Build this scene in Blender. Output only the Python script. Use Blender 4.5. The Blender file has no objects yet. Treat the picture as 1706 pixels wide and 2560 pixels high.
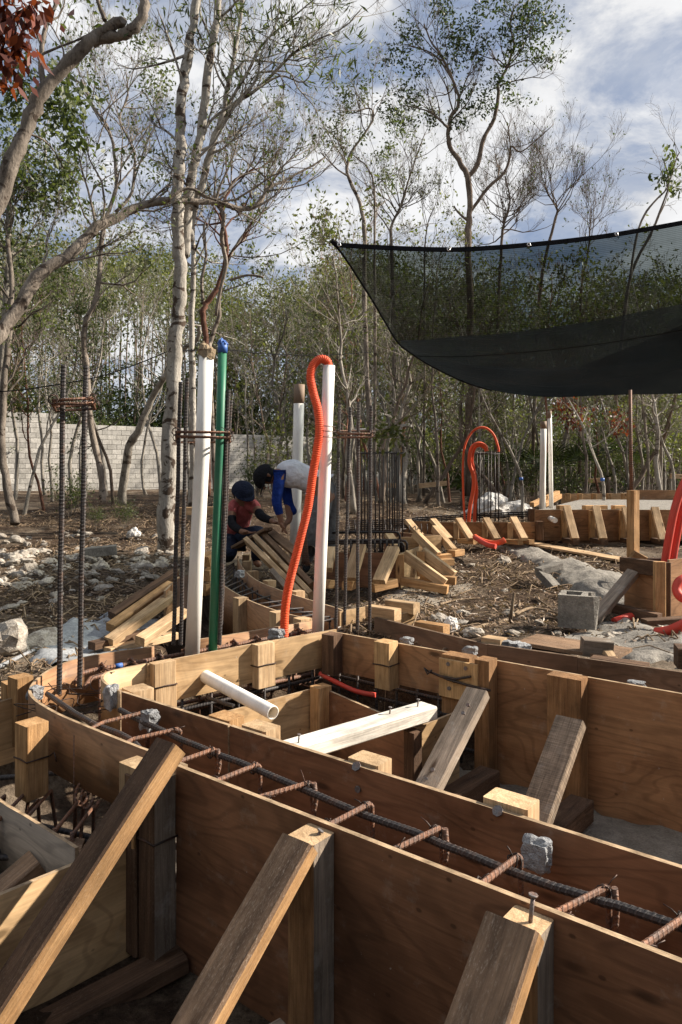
import bpy, bmesh, math, random
import numpy as np
from mathutils import Vector, Matrix, noise as mnoise

# ---------------------------------------------------------------- scene, camera, light
SC = bpy.context.scene
COL = SC.collection
F, CX, HY, EYE = 1850.0, 853.0, 1178.0, 1.5      # focal length and centre in photo pixels, horizon row, eye height (m)

cam_d = bpy.data.cameras.new("camera")
cam_d.sensor_fit = 'VERTICAL'
cam_d.sensor_height = 36.0
cam_d.lens = 36.0 * F / 2560.0
cam_d.shift_y = (HY - 1280.0) / 2560.0
cam_d.clip_end = 2000
cam_d.clip_start = 0.05
cam = bpy.data.objects.new("camera", cam_d)
cam.location = (0, 0, EYE)
cam.rotation_euler = (math.radians(90), 0, 0)
COL.objects.link(cam)
SC.camera = cam

SUN_AZ = math.radians(78)        # measured from +Y towards +X
SUN_EL = math.radians(32)
SUN = Vector((math.sin(SUN_AZ) * math.cos(SUN_EL), math.cos(SUN_AZ) * math.cos(SUN_EL), math.sin(SUN_EL)))
SKY_STRENGTH = 0.05
SUN_STRENGTH = 5.0
CLOUD_SEED = 7.81

world = bpy.data.worlds.new("World")
SC.world = world
world.use_nodes = True


class G:
    """tiny node-graph writer"""
    def __init__(self, tree):
        self.t = tree
        self.t.nodes.clear()

    def n(self, kind, ins=None, out=0, **props):
        nd = self.t.nodes.new(kind)
        for k, v in props.items():
            setattr(nd, k, v)
        for k, v in (ins or {}).items():
            s = nd.inputs[k]
            if isinstance(v, bpy.types.NodeSocket):
                self.t.links.new(v, s)
            else:
                s.default_value = v
        return nd.outputs[out] if out is not None else nd

    def math(self, op, a, b=0.0, clamp=False):
        return self.n('ShaderNodeMath', {0: a, 1: b}, operation=op, use_clamp=clamp)

    def vmath(self, op, a, b=(0, 0, 0)):
        return self.n('ShaderNodeVectorMath', {0: a, 1: b}, operation=op)

    def scale(self, v, s):
        return self.n('ShaderNodeVectorMath', {0: v, 1: s}, operation='MULTIPLY')

    def noise(self, v, scale=1.0, detail=4.0, rough=0.55, dist=0.0):
        return self.n('ShaderNodeTexNoise', {'Vector': v, 'Scale': scale, 'Detail': detail, 'Roughness': rough, 'Distortion': dist})

    def ramp(self, f, stops):
        nd = self.t.nodes.new('ShaderNodeValToRGB')
        el = nd.color_ramp.elements
        while len(el) < len(stops):
            el.new(0.5)
        for e, (p, c) in zip(el, stops):
            e.position = p
            e.color = (c, c, c, 1) if isinstance(c, (int, float)) else (c[0], c[1], c[2], 1)
        self.t.links.new(f, nd.inputs[0])
        return nd.outputs[0]

    def mix(self, f, a, b, mode='MIX'):
        nd = self.t.nodes.new('ShaderNodeMix')
        nd.data_type = 'RGBA'
        nd.blend_type = mode
        for i, v in ((0, f), (6, a), (7, b)):
            s = nd.inputs[i]
            if isinstance(v, bpy.types.NodeSocket):
                self.t.links.new(v, s)
            else:
                s.default_value = v if i == 0 else (v[0], v[1], v[2], 1)
        return nd.outputs[2]


def build_world():
    g = G(world.node_tree)
    sky = g.n('ShaderNodeTexSky', sky_type='NISHITA', sun_disc=False, sun_elevation=SUN_EL,
              sun_rotation=SUN_AZ, altitude=20.0, air_density=1.0, dust_density=1.2, ozone_density=1.5)
    d = g.n('ShaderNodeTexCoord', out=0)
    sep = g.n('ShaderNodeSeparateXYZ', {0: d}, out=None)
    z = g.math('MAXIMUM', sep.outputs[2], 0.0)
    den = g.math('ADD', z, 0.22)
    u = g.math('DIVIDE', sep.outputs[0], den)
    v = g.math('DIVIDE', sep.outputs[1], den)
    uv = g.n('ShaderNodeCombineXYZ', {0: u, 1: v, 2: CLOUD_SEED})
    big = g.noise(uv, 0.95, 2.0, 0.5, 0.3)
    fine = g.noise(uv, 3.4, 7.0, 0.62, 0.25)
    wisp = g.noise(g.scale(uv, (1.0, 2.2, 1.0)), 2.0, 6.0, 0.6, 0.6)
    dens = g.math('ADD', g.math('MULTIPLY', big, 1.15), g.math('MULTIPLY', fine, 0.62))
    m1 = g.ramp(dens, [(0.80, 0.0), (0.93, 0.97)])
    m2 = g.ramp(wisp, [(0.42, 0.05), (0.74, 0.70)])
    haze = g.ramp(z, [(0.0, 0.60), (0.26, 0.05)])
    mask = g.math('MAXIMUM', m1, g.math('MAXIMUM', m2, haze))
    shade = g.ramp(fine, [(0.35, 0.80), (0.62, 1.0)])
    cloud = g.mix(1.0, (8.7, 8.7, 8.75), shade, 'MULTIPLY')
    # the clear sky between the clouds is a pale, milky blue
    clear = g.mix(0.62, g.mix(1.0, sky, (.62, .62, .62), 'MULTIPLY'), (2.9, 3.8, 5.8))
    colr = g.mix(mask, clear, cloud)
    bg = g.n('ShaderNodeBackground', {0: colr, 1: SKY_STRENGTH})
    g.n('ShaderNodeOutputWorld', {0: bg}, out=None)


build_world()

sun_d = bpy.data.lights.new("sun", 'SUN')
sun_d.energy = SUN_STRENGTH
sun_d.angle = math.radians(0.9)
sun_d.color = (1.0, 0.90, 0.77)
sun_o = bpy.data.objects.new("sun", sun_d)
sun_o.rotation_euler = SUN.to_track_quat('Z', 'Y').to_euler()
sun_o.location = (8, 2, 12)
COL.objects.link(sun_o)

SC.view_settings.view_transform = 'Standard'
SC.view_settings.look = 'None'
SC.view_settings.exposure = 1.15
SC.view_settings.gamma = 1.0
SC.view_settings.use_curve_mapping = False
SC.render.engine = 'CYCLES'
SC.cycles.transparent_max_bounces = 24
SC.cycles.max_bounces = 8


# ---------------------------------------------------------------- pixel helpers
def P(px, py, d):
    """photo pixel at distance d from the camera plane"""
    return Vector(((px - CX) * d / F, d, EYE - (py - HY) * d / F))


def Pz(px, py, z):
    """photo pixel that lies at height z"""
    return P(px, py, (EYE - z) * F / (py - HY))


def smooth(a, b, x):
    t = np.clip((x - a) / (b - a), 0, 1)
    return t * t * (3 - 2 * t)


def hash2(ix, iy, s):
    v = np.sin(ix * 127.1 + iy * 311.7 + s * 74.7) * 43758.5453
    return v - np.floor(v)


def vnoise(x, y, s=0):
    ix, iy = np.floor(x), np.floor(y)
    fx, fy = x - ix, y - iy
    fx = fx * fx * (3 - 2 * fx)
    fy = fy * fy * (3 - 2 * fy)
    a, b = hash2(ix, iy, s), hash2(ix + 1, iy, s)
    c, d = hash2(ix, iy + 1, s), hash2(ix + 1, iy + 1, s)
    return (a * (1 - fx) + b * fx) * (1 - fy) + (c * (1 - fx) + d * fx) * fy


def poly_sd(poly, x, y):
    """signed distance to a polygon, negative inside (numpy)"""
    dmin = np.full(np.shape(x), 1e9)
    inside = np.zeros(np.shape(x), bool)
    n = len(poly)
    for i in range(n):
        ax, ay = poly[i]
        bx, by = poly[(i + 1) % n]
        ex, ey = bx - ax, by - ay
        wx, wy = x - ax, y - ay
        t = np.clip((wx * ex + wy * ey) / (ex * ex + ey * ey), 0, 1)
        dmin = np.minimum(dmin, np.hypot(wx - ex * t, wy - ey * t))
        c = ((ay > y) != (by > y)) & (x < (bx - ax) * (y - ay) / ((by - ay) if by != ay else 1e-9) + ax)
        inside ^= c
    return np.where(inside, -dmin, dmin)


PIT1 = [(0.06, 4.34), (3.72, 1.40), (6.5, -0.9), (6.5, -5), (-7, -5), (-7, 2.3), (-2.3, 2.75), (-1.62, 3.1), (-1.46, 3.5), (-1.3, 3.66),
        (-0.9, 3.88), (-0.2, 4.46)]
PIT2 = [(-1.10, 4.02), (-0.2, 4.5), (0.02, 4.8), (-0.35, 5.45), (-0.86, 6.6), (-1.02, 8.1), (-1.45, 8.1), (-1.35, 6.2), (-1.22, 5.0)]


def gh(x, y):
    """height of the ground (numpy arrays or floats)"""
    x = np.asarray(x, float)
    y = np.asarray(y, float)
    base = 0.36 + 0.14 * smooth(-1.6, 0.8, x) * (1 - .75 * smooth(4.9, 6.2, y)) + 0.12 * smooth(5.5, 9.5, y) + 0.24 * smooth(9, 18, y)
    base = base + 0.22 * np.exp(-((x + 1.9) ** 2 / 6 + (y - 14.0) ** 2 / 5.0)) * 1.2
    base = base + 0.16 * np.exp(-((x - 0.9) ** 2 / 3 + (y - 13.0) ** 2 / 2.0))
    amp = smooth(3.0, 9.0, y)
    base = base + (vnoise(x * 0.6, y * 0.6, 1) - .5) * 0.14 * amp + (vnoise(x * 1.9, y * 1.9, 2) - .5) * 0.07
    far = smooth(40, 90, np.hypot(x, y))
    base = base * (1 - far) + 0.9 * far
    p1 = poly_sd(PIT1, x, y)
    p2 = poly_sd(PIT2, x, y)
    k1 = 1 - smooth(-0.16, 0.03, p1)
    k2 = 1 - smooth(-0.14, 0.03, p2)
    z = base * (1 - k1) + 0.0 * k1
    z = z * (1 - k2) + 0.06 * k2
    z = z + (vnoise(x * 6, y * 6, 3) - .5) * 0.035 + (vnoise(x * 17, y * 17, 4) - .5) * 0.014
    return z


def gz(x, y):
    return float(gh(x, y))


def Pg(px, py):
    """photo pixel that lies on the ground"""
    d = np.arange(2.0, 60.0, 0.03)
    hit = np.nonzero(EYE - (py - HY) * d / F <= gh((px - CX) * d / F, d))[0]
    return P(px, py, float(d[hit[0]]) if len(hit) else 60.0)


# ---------------------------------------------------------------- mesh helpers
class MB:
    """collects geometry for one mesh; 'gr' is a grain coordinate (along, across, up) in metres"""
    def __init__(self):
        self.v, self.f, self.g, self.m, self.sm = [], [], [], [], []

    def add(self, verts, faces, gr=None, mi=0, smooth_=False):
        o = len(self.v)
        self.v += [tuple(p) for p in verts]
        self.g += [tuple(p) for p in (gr if gr is not None else verts)]
        for f in faces:
            self.f.append([i + o for i in f])
            self.m.append(mi)
            self.sm.append(smooth_)
        return self

    def beam(self, p0, p1, w, h, up=(0, 0, 1), c=0.004, mi=0, off=None, skew=0.0, side_mi=None, cap_mi=None):
        """bevelled timber from p0 to p1; w across, h along 'up'"""
        p0, p1 = Vector(p0), Vector(p1)
        ax = (p1 - p0)
        L = ax.length
        ax = ax / L
        up = Vector(up)
        z = up - ax * up.dot(ax)
        if z.length < 1e-4:
            z = Vector((1, 0, 0)) - ax * ax.x
        z.normalize()
        y = z.cross(ax)
        hw, hh = w / 2, h / 2
        c = min(c, hw * .4, hh * .4)
        prof = [(-hw + c, -hh), (hw - c, -hh), (hw, -hh + c), (hw, hh - c), (hw - c, hh), (-hw + c, hh), (-hw, hh - c), (-hw, -hh + c)]
        if off is None:
            off = random.random() * 20
        vs, gs = [], []
        for s in (0, 1):
            for (a, b) in prof:
                l = L * s + (skew * a if s else -skew * b)
                vs.append(p0 + ax * l + y * a + z * b)
                gs.append((l + off, a, b + off * .37))
        k = 8
        fs = [[i, (i + 1) % k, k + (i + 1) % k, k + i] for i in range(k)]
        fs += [list(range(k))[::-1], list(range(k, 2 * k))]
        self.add(vs, fs, gs, mi)
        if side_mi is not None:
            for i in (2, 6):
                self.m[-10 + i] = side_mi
        if cap_mi is not None:
            self.m[-2] = self.m[-1] = cap_mi
        return self

    def box(self, c, s, rz=0.0, mi=0, ch=0.004):
        c = Vector(c)
        a = Vector((math.cos(rz), math.sin(rz), 0)) * (s[0] / 2)
        return self.beam(c - a, c + a, s[1], s[2], (0, 0, 1), ch, mi)

    def tube(self, pts, rad, k=6, cap=True, mi=0, smooth_=True):
        pts = [Vector(p) for p in pts]
        n = len(pts)
        if isinstance(rad, (int, float)):
            rad = [rad] * n
        t0 = (pts[1] - pts[0]).normalized()
        ref = Vector((0, 0, 1)) if abs(t0.z) < 0.9 else Vector((1, 0, 0))
        nx = t0.cross(ref).normalized()
        vs, gs = [], []
        l = 0.0
        for i in range(n):
            if i == 0:
                t = t0
            elif i == n - 1:
                t = (pts[i] - pts[i - 1]).normalized()
            else:
                t = (pts[i + 1] - pts[i - 1])
                t = t.normalized() if t.length > 1e-9 else t0
            nx = (nx - t * nx.dot(t))
            nx = nx.normalized() if nx.length > 1e-6 else t.orthogonal().normalized()
            ny = t.cross(nx)
            if i:
                l += (pts[i] - pts[i - 1]).length
            for j in range(k):
                a = 2 * math.pi * j / k
                vs.append(pts[i] + (nx * math.cos(a) + ny * math.sin(a)) * rad[i])
                gs.append((l, math.cos(a) * 0.05, math.sin(a) * 0.05))
        fs = []
        for i in range(n - 1):
            for j in range(k):
                a, b = i * k + j, i * k + (j + 1) % k
                fs.append([a, b, b + k, a + k])
        self.add(vs, fs, gs, mi, smooth_)
        if cap:
            o = len(self.v) - len(vs)
            self.f.append([o + j for j in range(k)][::-1])
            self.f.append([o + (n - 1) * k + j for j in range(k)])
            self.m += [mi, mi]
            self.sm += [False, False]
        return self

    def ribbon(self, pts, z0, z1, th, edge_mi=1):
        """upright sheet (plywood) along plan points; th offsets to the left of travel; z0/z1 may be lists"""
        pts = [Vector((p[0], p[1], 0)) for p in pts]
        n = len(pts)
        Z0 = z0 if isinstance(z0, (list, tuple)) else [z0] * n
        Z1 = z1 if isinstance(z1, (list, tuple)) else [z1] * n
        off = random.random() * 20
        vs, gs = [], []
        l = 0
        for i in range(n):
            t = (pts[min(i + 1, n - 1)] - pts[max(i - 1, 0)]).normalized()
            nn = Vector((-t.y, t.x, 0)) * th
            if i:
                l += (pts[i] - pts[i - 1]).length
            for (q, z) in ((pts[i], Z0[i]), (pts[i], Z1[i]), (pts[i] + nn, Z1[i]), (pts[i] + nn, Z0[i])):
                vs.append((q.x, q.y, z))
                gs.append((l + off, 0 if q is pts[i] else th, z + off * .37))
        side, edge = [], []
        for i in range(n - 1):
            a, b = i * 4, i * 4 + 4
            side += [[a, b, b + 1, a + 1], [a + 2, b + 2, b + 3, a + 3]]
            edge += [[a + 1, b + 1, b + 2, a + 2], [a + 3, b + 3, b, a]]
        e = (n - 1) * 4
        edge += [[0, 1, 2, 3], [e + 3, e + 2, e + 1, e]]
        o = len(self.v)
        self.add(vs, side, gs, 0, n > 3)
        for f in edge:
            self.f.append([i + o for i in f])
            self.m.append(edge_mi)
            self.sm.append(False)
        return self

    def mesh(self, name, mats, origin=(0, 0, 0)):
        me = bpy.data.meshes.new(name)
        o = np.array(origin, float)
        v = np.array(self.v, float).reshape(-1, 3) - o
        me.from_pydata(v.tolist(), [], self.f)
        at = me.attributes.new('gr', 'FLOAT_VECTOR', 'POINT')
        at.data.foreach_set('vector', np.array(self.g, np.float32).ravel())
        for m in (mats if isinstance(mats, (list, tuple)) else [mats]):
            me.materials.append(m)
        me.polygons.foreach_set('material_index', np.array(self.m, np.int32))
        me.polygons.foreach_set('use_smooth', np.array(self.sm, bool))
        me.update()
        return me


def catmull(pts, k=6):
    pts = [Vector(p) for p in pts]
    out = []
    n = len(pts)
    for i in range(n - 1):
        p0, p1, p2, p3 = pts[max(i - 1, 0)], pts[i], pts[i + 1], pts[min(i + 2, n - 1)]
        for j in range(k):
            t = j / k
            out.append(0.5 * ((2 * p1) + (p2 - p0) * t + (2 * p0 - 5 * p1 + 4 * p2 - p3) * t * t + (3 * p1 - p0 - 3 * p2 + p3) * t ** 3))
    out.append(pts[-1])
    return out


def tag(o, label=None, cat=None, group=None, kind=None):
    for k, v in (('label', label), ('category', cat), ('group', group), ('kind', kind)):
        if v:
            o[k] = v
    return o


def thing(name, label, cat, loc=(0, 0, 0), group=None):
    o = bpy.data.objects.new(name, None)
    o.empty_display_size = 0.1
    o.location = loc
    COL.objects.link(o)
    return tag(o, label, cat, group)


def world_loc(o):
    v = Vector((0, 0, 0))
    while o:
        v += o.location
        o = o.parent
    return v


def part(name, mb, mats, parent, origin=None):
    """mesh part; its geometry is given in world coordinates"""
    pl = world_loc(parent)
    og = Vector(origin) if origin is not None else pl
    ob = bpy.data.objects.new(name, mb.mesh(name, mats, og))
    COL.objects.link(ob)
    ob.parent = parent
    ob.location = og - pl
    if name == 'tie_wire':
        ob['kind'] = 'stuff'
    return ob


def solo(name, mb, mats, label, cat, origin, group=None, kind=None):
    """a thing made of one mesh"""
    ob = bpy.data.objects.new(name, mb.mesh(name, mats, origin))
    ob.location = origin
    COL.objects.link(ob)
    return tag(ob, label, cat, group, kind)


def struct(name, mb, mats, origin=(0, 0, 0)):
    ob = bpy.data.objects.new(name, mb.mesh(name, mats, origin))
    ob.location = origin
    COL.objects.link(ob)
    ob['kind'] = 'structure'
    return ob


# ---------------------------------------------------------------- materials
def new_mat(name):
    m = bpy.data.materials.new(name)
    m.use_nodes = True
    return m, G(m.node_tree)


def finish(g, col, rough=0.8, bump=None, bstr=0.3, bdist=0.01, spec=0.3, metal=0.0, **extra):
    ins = {'Base Color': col, 'Roughness': rough, 'Specular IOR Level': spec, 'Metallic': metal}
    if bump is not None:
        ins['Normal'] = g.n('ShaderNodeBump', {'Height': bump, 'Strength': bstr, 'Distance': bdist})
    ins.update(extra)
    b = g.n('ShaderNodeBsdfPrincipled', ins)
    g.n('ShaderNodeOutputMaterial', {0: b}, out=None)


def grain(g):
    a = g.n('ShaderNodeAttribute', attribute_name='gr', out=1)
    r = g.n('ShaderNodeObjectInfo', out=5)
    rv = g.math('MULTIPLY', r, 31.0)
    return g.vmath('ADD', a, g.n('ShaderNodeCombineXYZ', {0: rv, 1: 0.0, 2: rv})), r


def lumber(name, dark, light, sawn=0.0, stain=0.0, rough=0.8, kerf=0.0):
    m, g = new_mat(name)
    v, r = grain(g)
    n1 = g.noise(g.scale(v, (1.3, 16, 16)), 1.0, 5, 0.6, 1.4)
    rings = g.math('SINE', g.math('MULTIPLY', g.noise(g.scale(v, (0.8, 7, 7)), 1.0, 2, 0.5, 0.8), 70.0))
    fib = g.noise(g.scale(v, (7, 210, 210)), 1.0, 3, 0.6)
    blot = g.noise(v, 5.0, 5, 0.65)
    c = g.ramp(n1, [(0.28, dark), (0.68, light)])
    c = g.mix(g.math('MULTIPLY', g.ramp(rings, [(0.5, 0.0), (0.95, 1.0)]), 0.28), c, [x * .55 for x in dark])
    c = g.mix(0.75, c, g.ramp(fib, [(0.25, 0.55), (0.7, 1.25)]), 'MULTIPLY')
    c = g.mix(1.0, c, g.ramp(blot, [(0.3, 0.62), (0.6, 1.08)]), 'MULTIPLY')
    c = g.mix(1.0, c, g.ramp(r, [(0.0, 0.74), (1.0, 1.12)]), 'MULTIPLY')
    # knots
    vo = g.n('ShaderNodeTexVoronoi', {'Vector': g.scale(v, (2.4, 9, 9)), 'Scale': 1.0, 'Randomness': 1.0})
    c = g.mix(g.ramp(vo, [(0.06, 0.85), (0.13, 0.0)]), c, (0.05, 0.025, 0.012))
    h = g.math('ADD', g.math('MULTIPLY', fib, 0.6), g.math('MULTIPLY', n1, 0.5))
    if sawn:      # rough saw kerf marks across the grain
        spk = g.noise(g.scale(v, (90, 330, 330)), 1.0, 3, 0.7)
        big = g.noise(g.scale(v, (5, 14, 14)), 1.0, 4, 0.6)
        m_ = g.math('MULTIPLY', g.ramp(spk, [(0.54, 0.0), (0.70, 1.0)]), g.ramp(big, [(0.35, 0.15), (0.65, 1.0)]))
        c = g.mix(g.math('MULTIPLY', m_, sawn), c, (0.46, 0.36, 0.27))
        h = g.math('ADD', h, g.math('MULTIPLY', spk, 0.9))
    if kerf:
        saw = g.noise(g.scale(v, (230, 7, 7)), 1.0, 2, 0.5)
        c = g.mix(kerf, c, g.ramp(saw, [(0.4, 0.6), (0.62, 1.35)]), 'MULTIPLY')
        h = g.math('ADD', h, g.math('MULTIPLY', saw, 0.8))
    if stain:
        s = g.noise(v, 9.0, 6, 0.7)
        c = g.mix(g.math('MULTIPLY', g.ramp(s, [(0.56, 0.0), (0.66, 1.0)]), stain), c, (0.42, 0.41, 0.38))
    finish(g, c, rough, h, 0.55, 0.004, 0.2)
    return m


def plywood(name, dark, light, stain=0.2, rough=0.6, spec=0.3):
    m, g = new_mat(name)
    v, r = grain(g)
    n0 = g.noise(g.scale(v, (1.1, 1, 3.4)), 1.0, 2, 0.45, 0.5)
    lines = g.math('SINE', g.math('MULTIPLY', n0, 95.0))
    fib = g.noise(g.scale(v, (5, 60, 95)), 1.0, 4, 0.6)
    broad = g.noise(g.scale(v, (1.6, 3, 5)), 1.0, 4, 0.6, 0.6)
    blot = g.noise(v, 2.2, 5, 0.65, 0.4)
    c = g.ramp(broad, [(0.30, dark), (0.68, light)])
    c = g.mix(g.math('MULTIPLY', g.ramp(lines, [(0.45, 0.0), (0.95, 1.0)]), 0.34), c, [x * .5 for x in dark])
    c = g.mix(0.6, c, g.ramp(fib, [(0.3, 0.66), (0.68, 1.18)]), 'MULTIPLY')
    c = g.mix(1.0, c, g.ramp(blot, [(0.32, 0.55), (0.58, 1.06)]), 'MULTIPLY')
    c = g.mix(1.0, c, g.ramp(r, [(0.0, 0.84), (1.0, 1.1)]), 'MULTIPLY')
    vo = g.n('ShaderNodeTexVoronoi', {'Vector': g.scale(v, (2.2, 5, 6.5)), 'Scale': 1.0, 'Randomness': 1.0})
    c = g.mix(g.ramp(vo, [(0.05, 0.8), (0.10, 0.0)]), c, [x * .25 for x in dark])
    vo2 = g.n('ShaderNodeTexVoronoi', {'Vector': g.scale(v, (9, 20, 14)), 'Scale': 1.0, 'Randomness': 1.0})
    c = g.mix(g.ramp(vo2, [(0.05, 0.7), (0.09, 0.0)]), c, [x * .3 for x in dark])
    s = g.noise(v, 7.0, 7, 0.75)
    c = g.mix(g.math('MULTIPLY', g.ramp(s, [(0.57, 0.0), (0.70, 1.0)]), stain), c, (0.46, 0.42, 0.36))
    sp_ = g.noise(v, 42.0, 4, 0.7)
    c = g.mix(g.math('MULTIPLY', g.ramp(sp_, [(0.67, 0.0), (0.71, 1.0)]), .55), c, (0.40, 0.37, 0.33))
    finish(g, c, g.ramp(blot, [(0.3, rough - .12), (0.7, rough + .12)]), g.math('ADD', fib, g.math('MULTIPLY', lines, .12)), 0.25, 0.003, spec)
    return m


def plyedge(name, a, b):
    m, g = new_mat(name)
    v, r = grain(g)
    n = g.noise(g.scale(v, (30, 500, 300)), 1.0, 3, 0.6)
    p = g.noise(v, 13.0, 5, 0.65)
    c = g.mix(1.0, g.ramp(n, [(0.35, a), (0.65, b)]), g.ramp(p, [(0.35, 0.45), (0.6, 1.05)]), 'MULTIPLY')
    finish(g, c, 0.85, p, 0.5, 0.004, 0.15)
    return m


def rusty(name, base, rust, amount=0.5, ribs=False, rough=0.55, metal=0.35):
    m, g = new_mat(name)
    v = g.n('ShaderNodeAttribute', attribute_name='gr', out=1)
    pos = g.n('ShaderNodeNewGeometry', out=0)
    n = g.noise(pos, 22.0, 6, 0.7)
    f = g.noise(pos, 160.0, 3, 0.6)
    c = g.mix(g.ramp(n, [(0.62 - .35 * amount, 0.0), (0.85 - .3 * amount, 1.0)]), base, rust)
    c = g.mix(0.7, c, g.ramp(f, [(0.3, 0.5), (0.7, 1.4)]), 'MULTIPLY')
    h = f
    if ribs:
        sp = g.n('ShaderNodeSeparateXYZ', {0: v}, out=None)
        ang = g.math('MULTIPLY', g.math('ABSOLUTE', sp.outputs[1]), 60.0)
        w = g.math('SINE', g.math('ADD', g.math('MULTIPLY', sp.outputs[0], 380.0), ang))
        rb = g.ramp(w, [(0.35, 0.0), (0.8, 1.0)])
        c = g.mix(g.math('MULTIPLY', rb, 0.22), c, (0.20, 0.18, 0.17))
        h = g.math('ADD', rb, g.math('MULTIPLY', f, 0.4))
    finish(g, c, rough, h, 0.7 if ribs else 0.4, 0.004, 0.5, metal)
    return m


def plastic(name, col, rough=0.35, dirt=0.25, dirtcol=(0.30, 0.27, 0.22), spec=0.45, tint=None):
    m, g = new_mat(name)
    pos = g.n('ShaderNodeNewGeometry', out=0)
    n = g.noise(g.scale(pos, (1, 1, .35)), 11.0, 6, 0.7)
    n2 = g.noise(g.scale(pos, (1, 1, .1)), 60.0, 4, 0.65)
    c = g.mix(g.math('MULTIPLY', g.ramp(n, [(0.45, 0.0), (0.75, 1.0)]), dirt), col, dirtcol)
    c = g.mix(g.math('MULTIPLY', g.ramp(n2, [(0.6, 0.0), (0.75, 1.0)]), dirt * .7), c, dirtcol)
    finish(g, c, g.ramp(n, [(0.3, rough), (0.75, min(1, rough + .3))]), n2, 0.1, 0.002, spec)
    return m


def stone(name, a, b, scale=14.0, bstr=0.8, spots=0.0, bd=0.02):
    m, g = new_mat(name)
    pos = g.n('ShaderNodeNewGeometry', out=0)
    r = g.n('ShaderNodeObjectInfo', out=5)
    n = g.noise(pos, scale, 8, 0.65)
    f = g.noise(pos, scale * 7, 4, 0.65)
    c = g.ramp(n, [(0.3, a), (0.66, b)])
    c = g.mix(0.7, c, g.ramp(f, [(0.28, 0.5), (0.68, 1.2)]), 'MULTIPLY')
    c = g.mix(1.0, c, g.ramp(r, [(0.0, 0.72), (1.0, 1.12)]), 'MULTIPLY')
    if spots:
        s = g.noise(pos, scale * 1.7, 6, 0.7)
        c = g.mix(g.math('MULTIPLY', g.ramp(s, [(0.55, 0.0), (0.62, 1.0)]), spots), c, (0.10, 0.07, 0.045))
    finish(g, c, 0.92, g.math('ADD', n, g.math('MULTIPLY', f, 0.45)), bstr, bd, 0.15)
    return m


def bark(name, a, b, patch=None, patch_amt=0.0, scale=9.0, bstr=0.9):
    m, g = new_mat(name)
    pos = g.n('ShaderNodeNewGeometry', out=0)
    r = g.n('ShaderNodeObjectInfo', out=5)
    n = g.noise(g.scale(pos, (1, 1, .35)), scale, 7, 0.68)
    f = g.noise(g.scale(pos, (1, 1, .4)), scale * 7, 4, 0.65)
    c = g.ramp(n, [(0.3, a), (0.66, b)])
    c = g.mix(0.7, c, g.ramp(f, [(0.25, 0.5), (0.7, 1.25)]), 'MULTIPLY')
    c = g.mix(1.0, c, g.ramp(r, [(0.0, 0.62), (1.0, 1.2)]), 'MULTIPLY')
    if patch:
        q = g.noise(g.scale(pos, (1.0, 1.0, 1.5)), 4.6, 5, 0.62, 0.5)
        c = g.mix(g.ramp(q, [(0.60 - .12 * patch_amt, 0.0), (0.64 - .12 * patch_amt, 1.0)]), c, patch)
        c = g.mix(g.math('MULTIPLY', g.ramp(g.noise(g.scale(pos, (1, 1, 7)), 26.0, 3), [(0.62, 0.0), (0.70, 1.0)]), .3), c, patch)
    finish(g, c, 0.9, g.math('ADD', n, g.math('MULTIPLY', f, .5)), bstr, 0.02, 0.12)
    return m


def leafmat(name, a, b, trans=0.35):
    m, g = new_mat(name)
    lc = g.n('ShaderNodeAttribute', attribute_name='lc', out=2)
    c = g.ramp(lc, [(0.0, a), (1.0, b)])
    d = g.n('ShaderNodeBsdfPrincipled', {'Base Color': c, 'Roughness': 0.5, 'Specular IOR Level': 0.35})
    t = g.n('ShaderNodeBsdfTranslucent', {0: g.mix(1.0, c, (1.5, 1.6, .7), 'MULTIPLY')})
    mx = g.n('ShaderNodeMixShader', {0: trans, 1: d, 2: t})
    g.n('ShaderNodeOutputMaterial', {0: mx}, out=None)
    return m


def ground_mat():
    m, g = new_mat('ground_soil')
    pos = g.n('ShaderNodeNewGeometry', out=0)
    n1 = g.noise(pos, 0.8, 6, 0.6, 0.4)
    n2 = g.noise(pos, 5.0, 7, 0.7)
    n3 = g.noise(pos, 46.0, 6, 0.72)
    n4 = g.noise(pos, 190.0, 3, 0.6)
    c = g.ramp(n2, [(0.30, (0.026, 0.016, 0.011)), (0.52, (0.078, 0.052, 0.035)), (0.72, (0.19, 0.145, 0.10))])
    pale = g.ramp(n1, [(0.50, 0.0), (0.66, 1.0)])
    c = g.mix(g.math('MULTIPLY', pale, 0.6), c, (0.34, 0.28, 0.21))
    c = g.mix(0.85, c, g.ramp(n3, [(0.3, 0.35), (0.7, 1.6)]), 'MULTIPLY')
    c = g.mix(g.ramp(n4, [(0.66, 0.0), (0.74, 0.6)]), c, (0.34, 0.29, 0.22))
    h = g.math('ADD', g.math('MULTIPLY', n2, 1.0), g.math('ADD', g.math('MULTIPLY', n3, .6), g.math('MULTIPLY', n4, .25)))
    finish(g, c, 0.95, h, 1.0, 0.05, 0.1)
    return m


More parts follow.
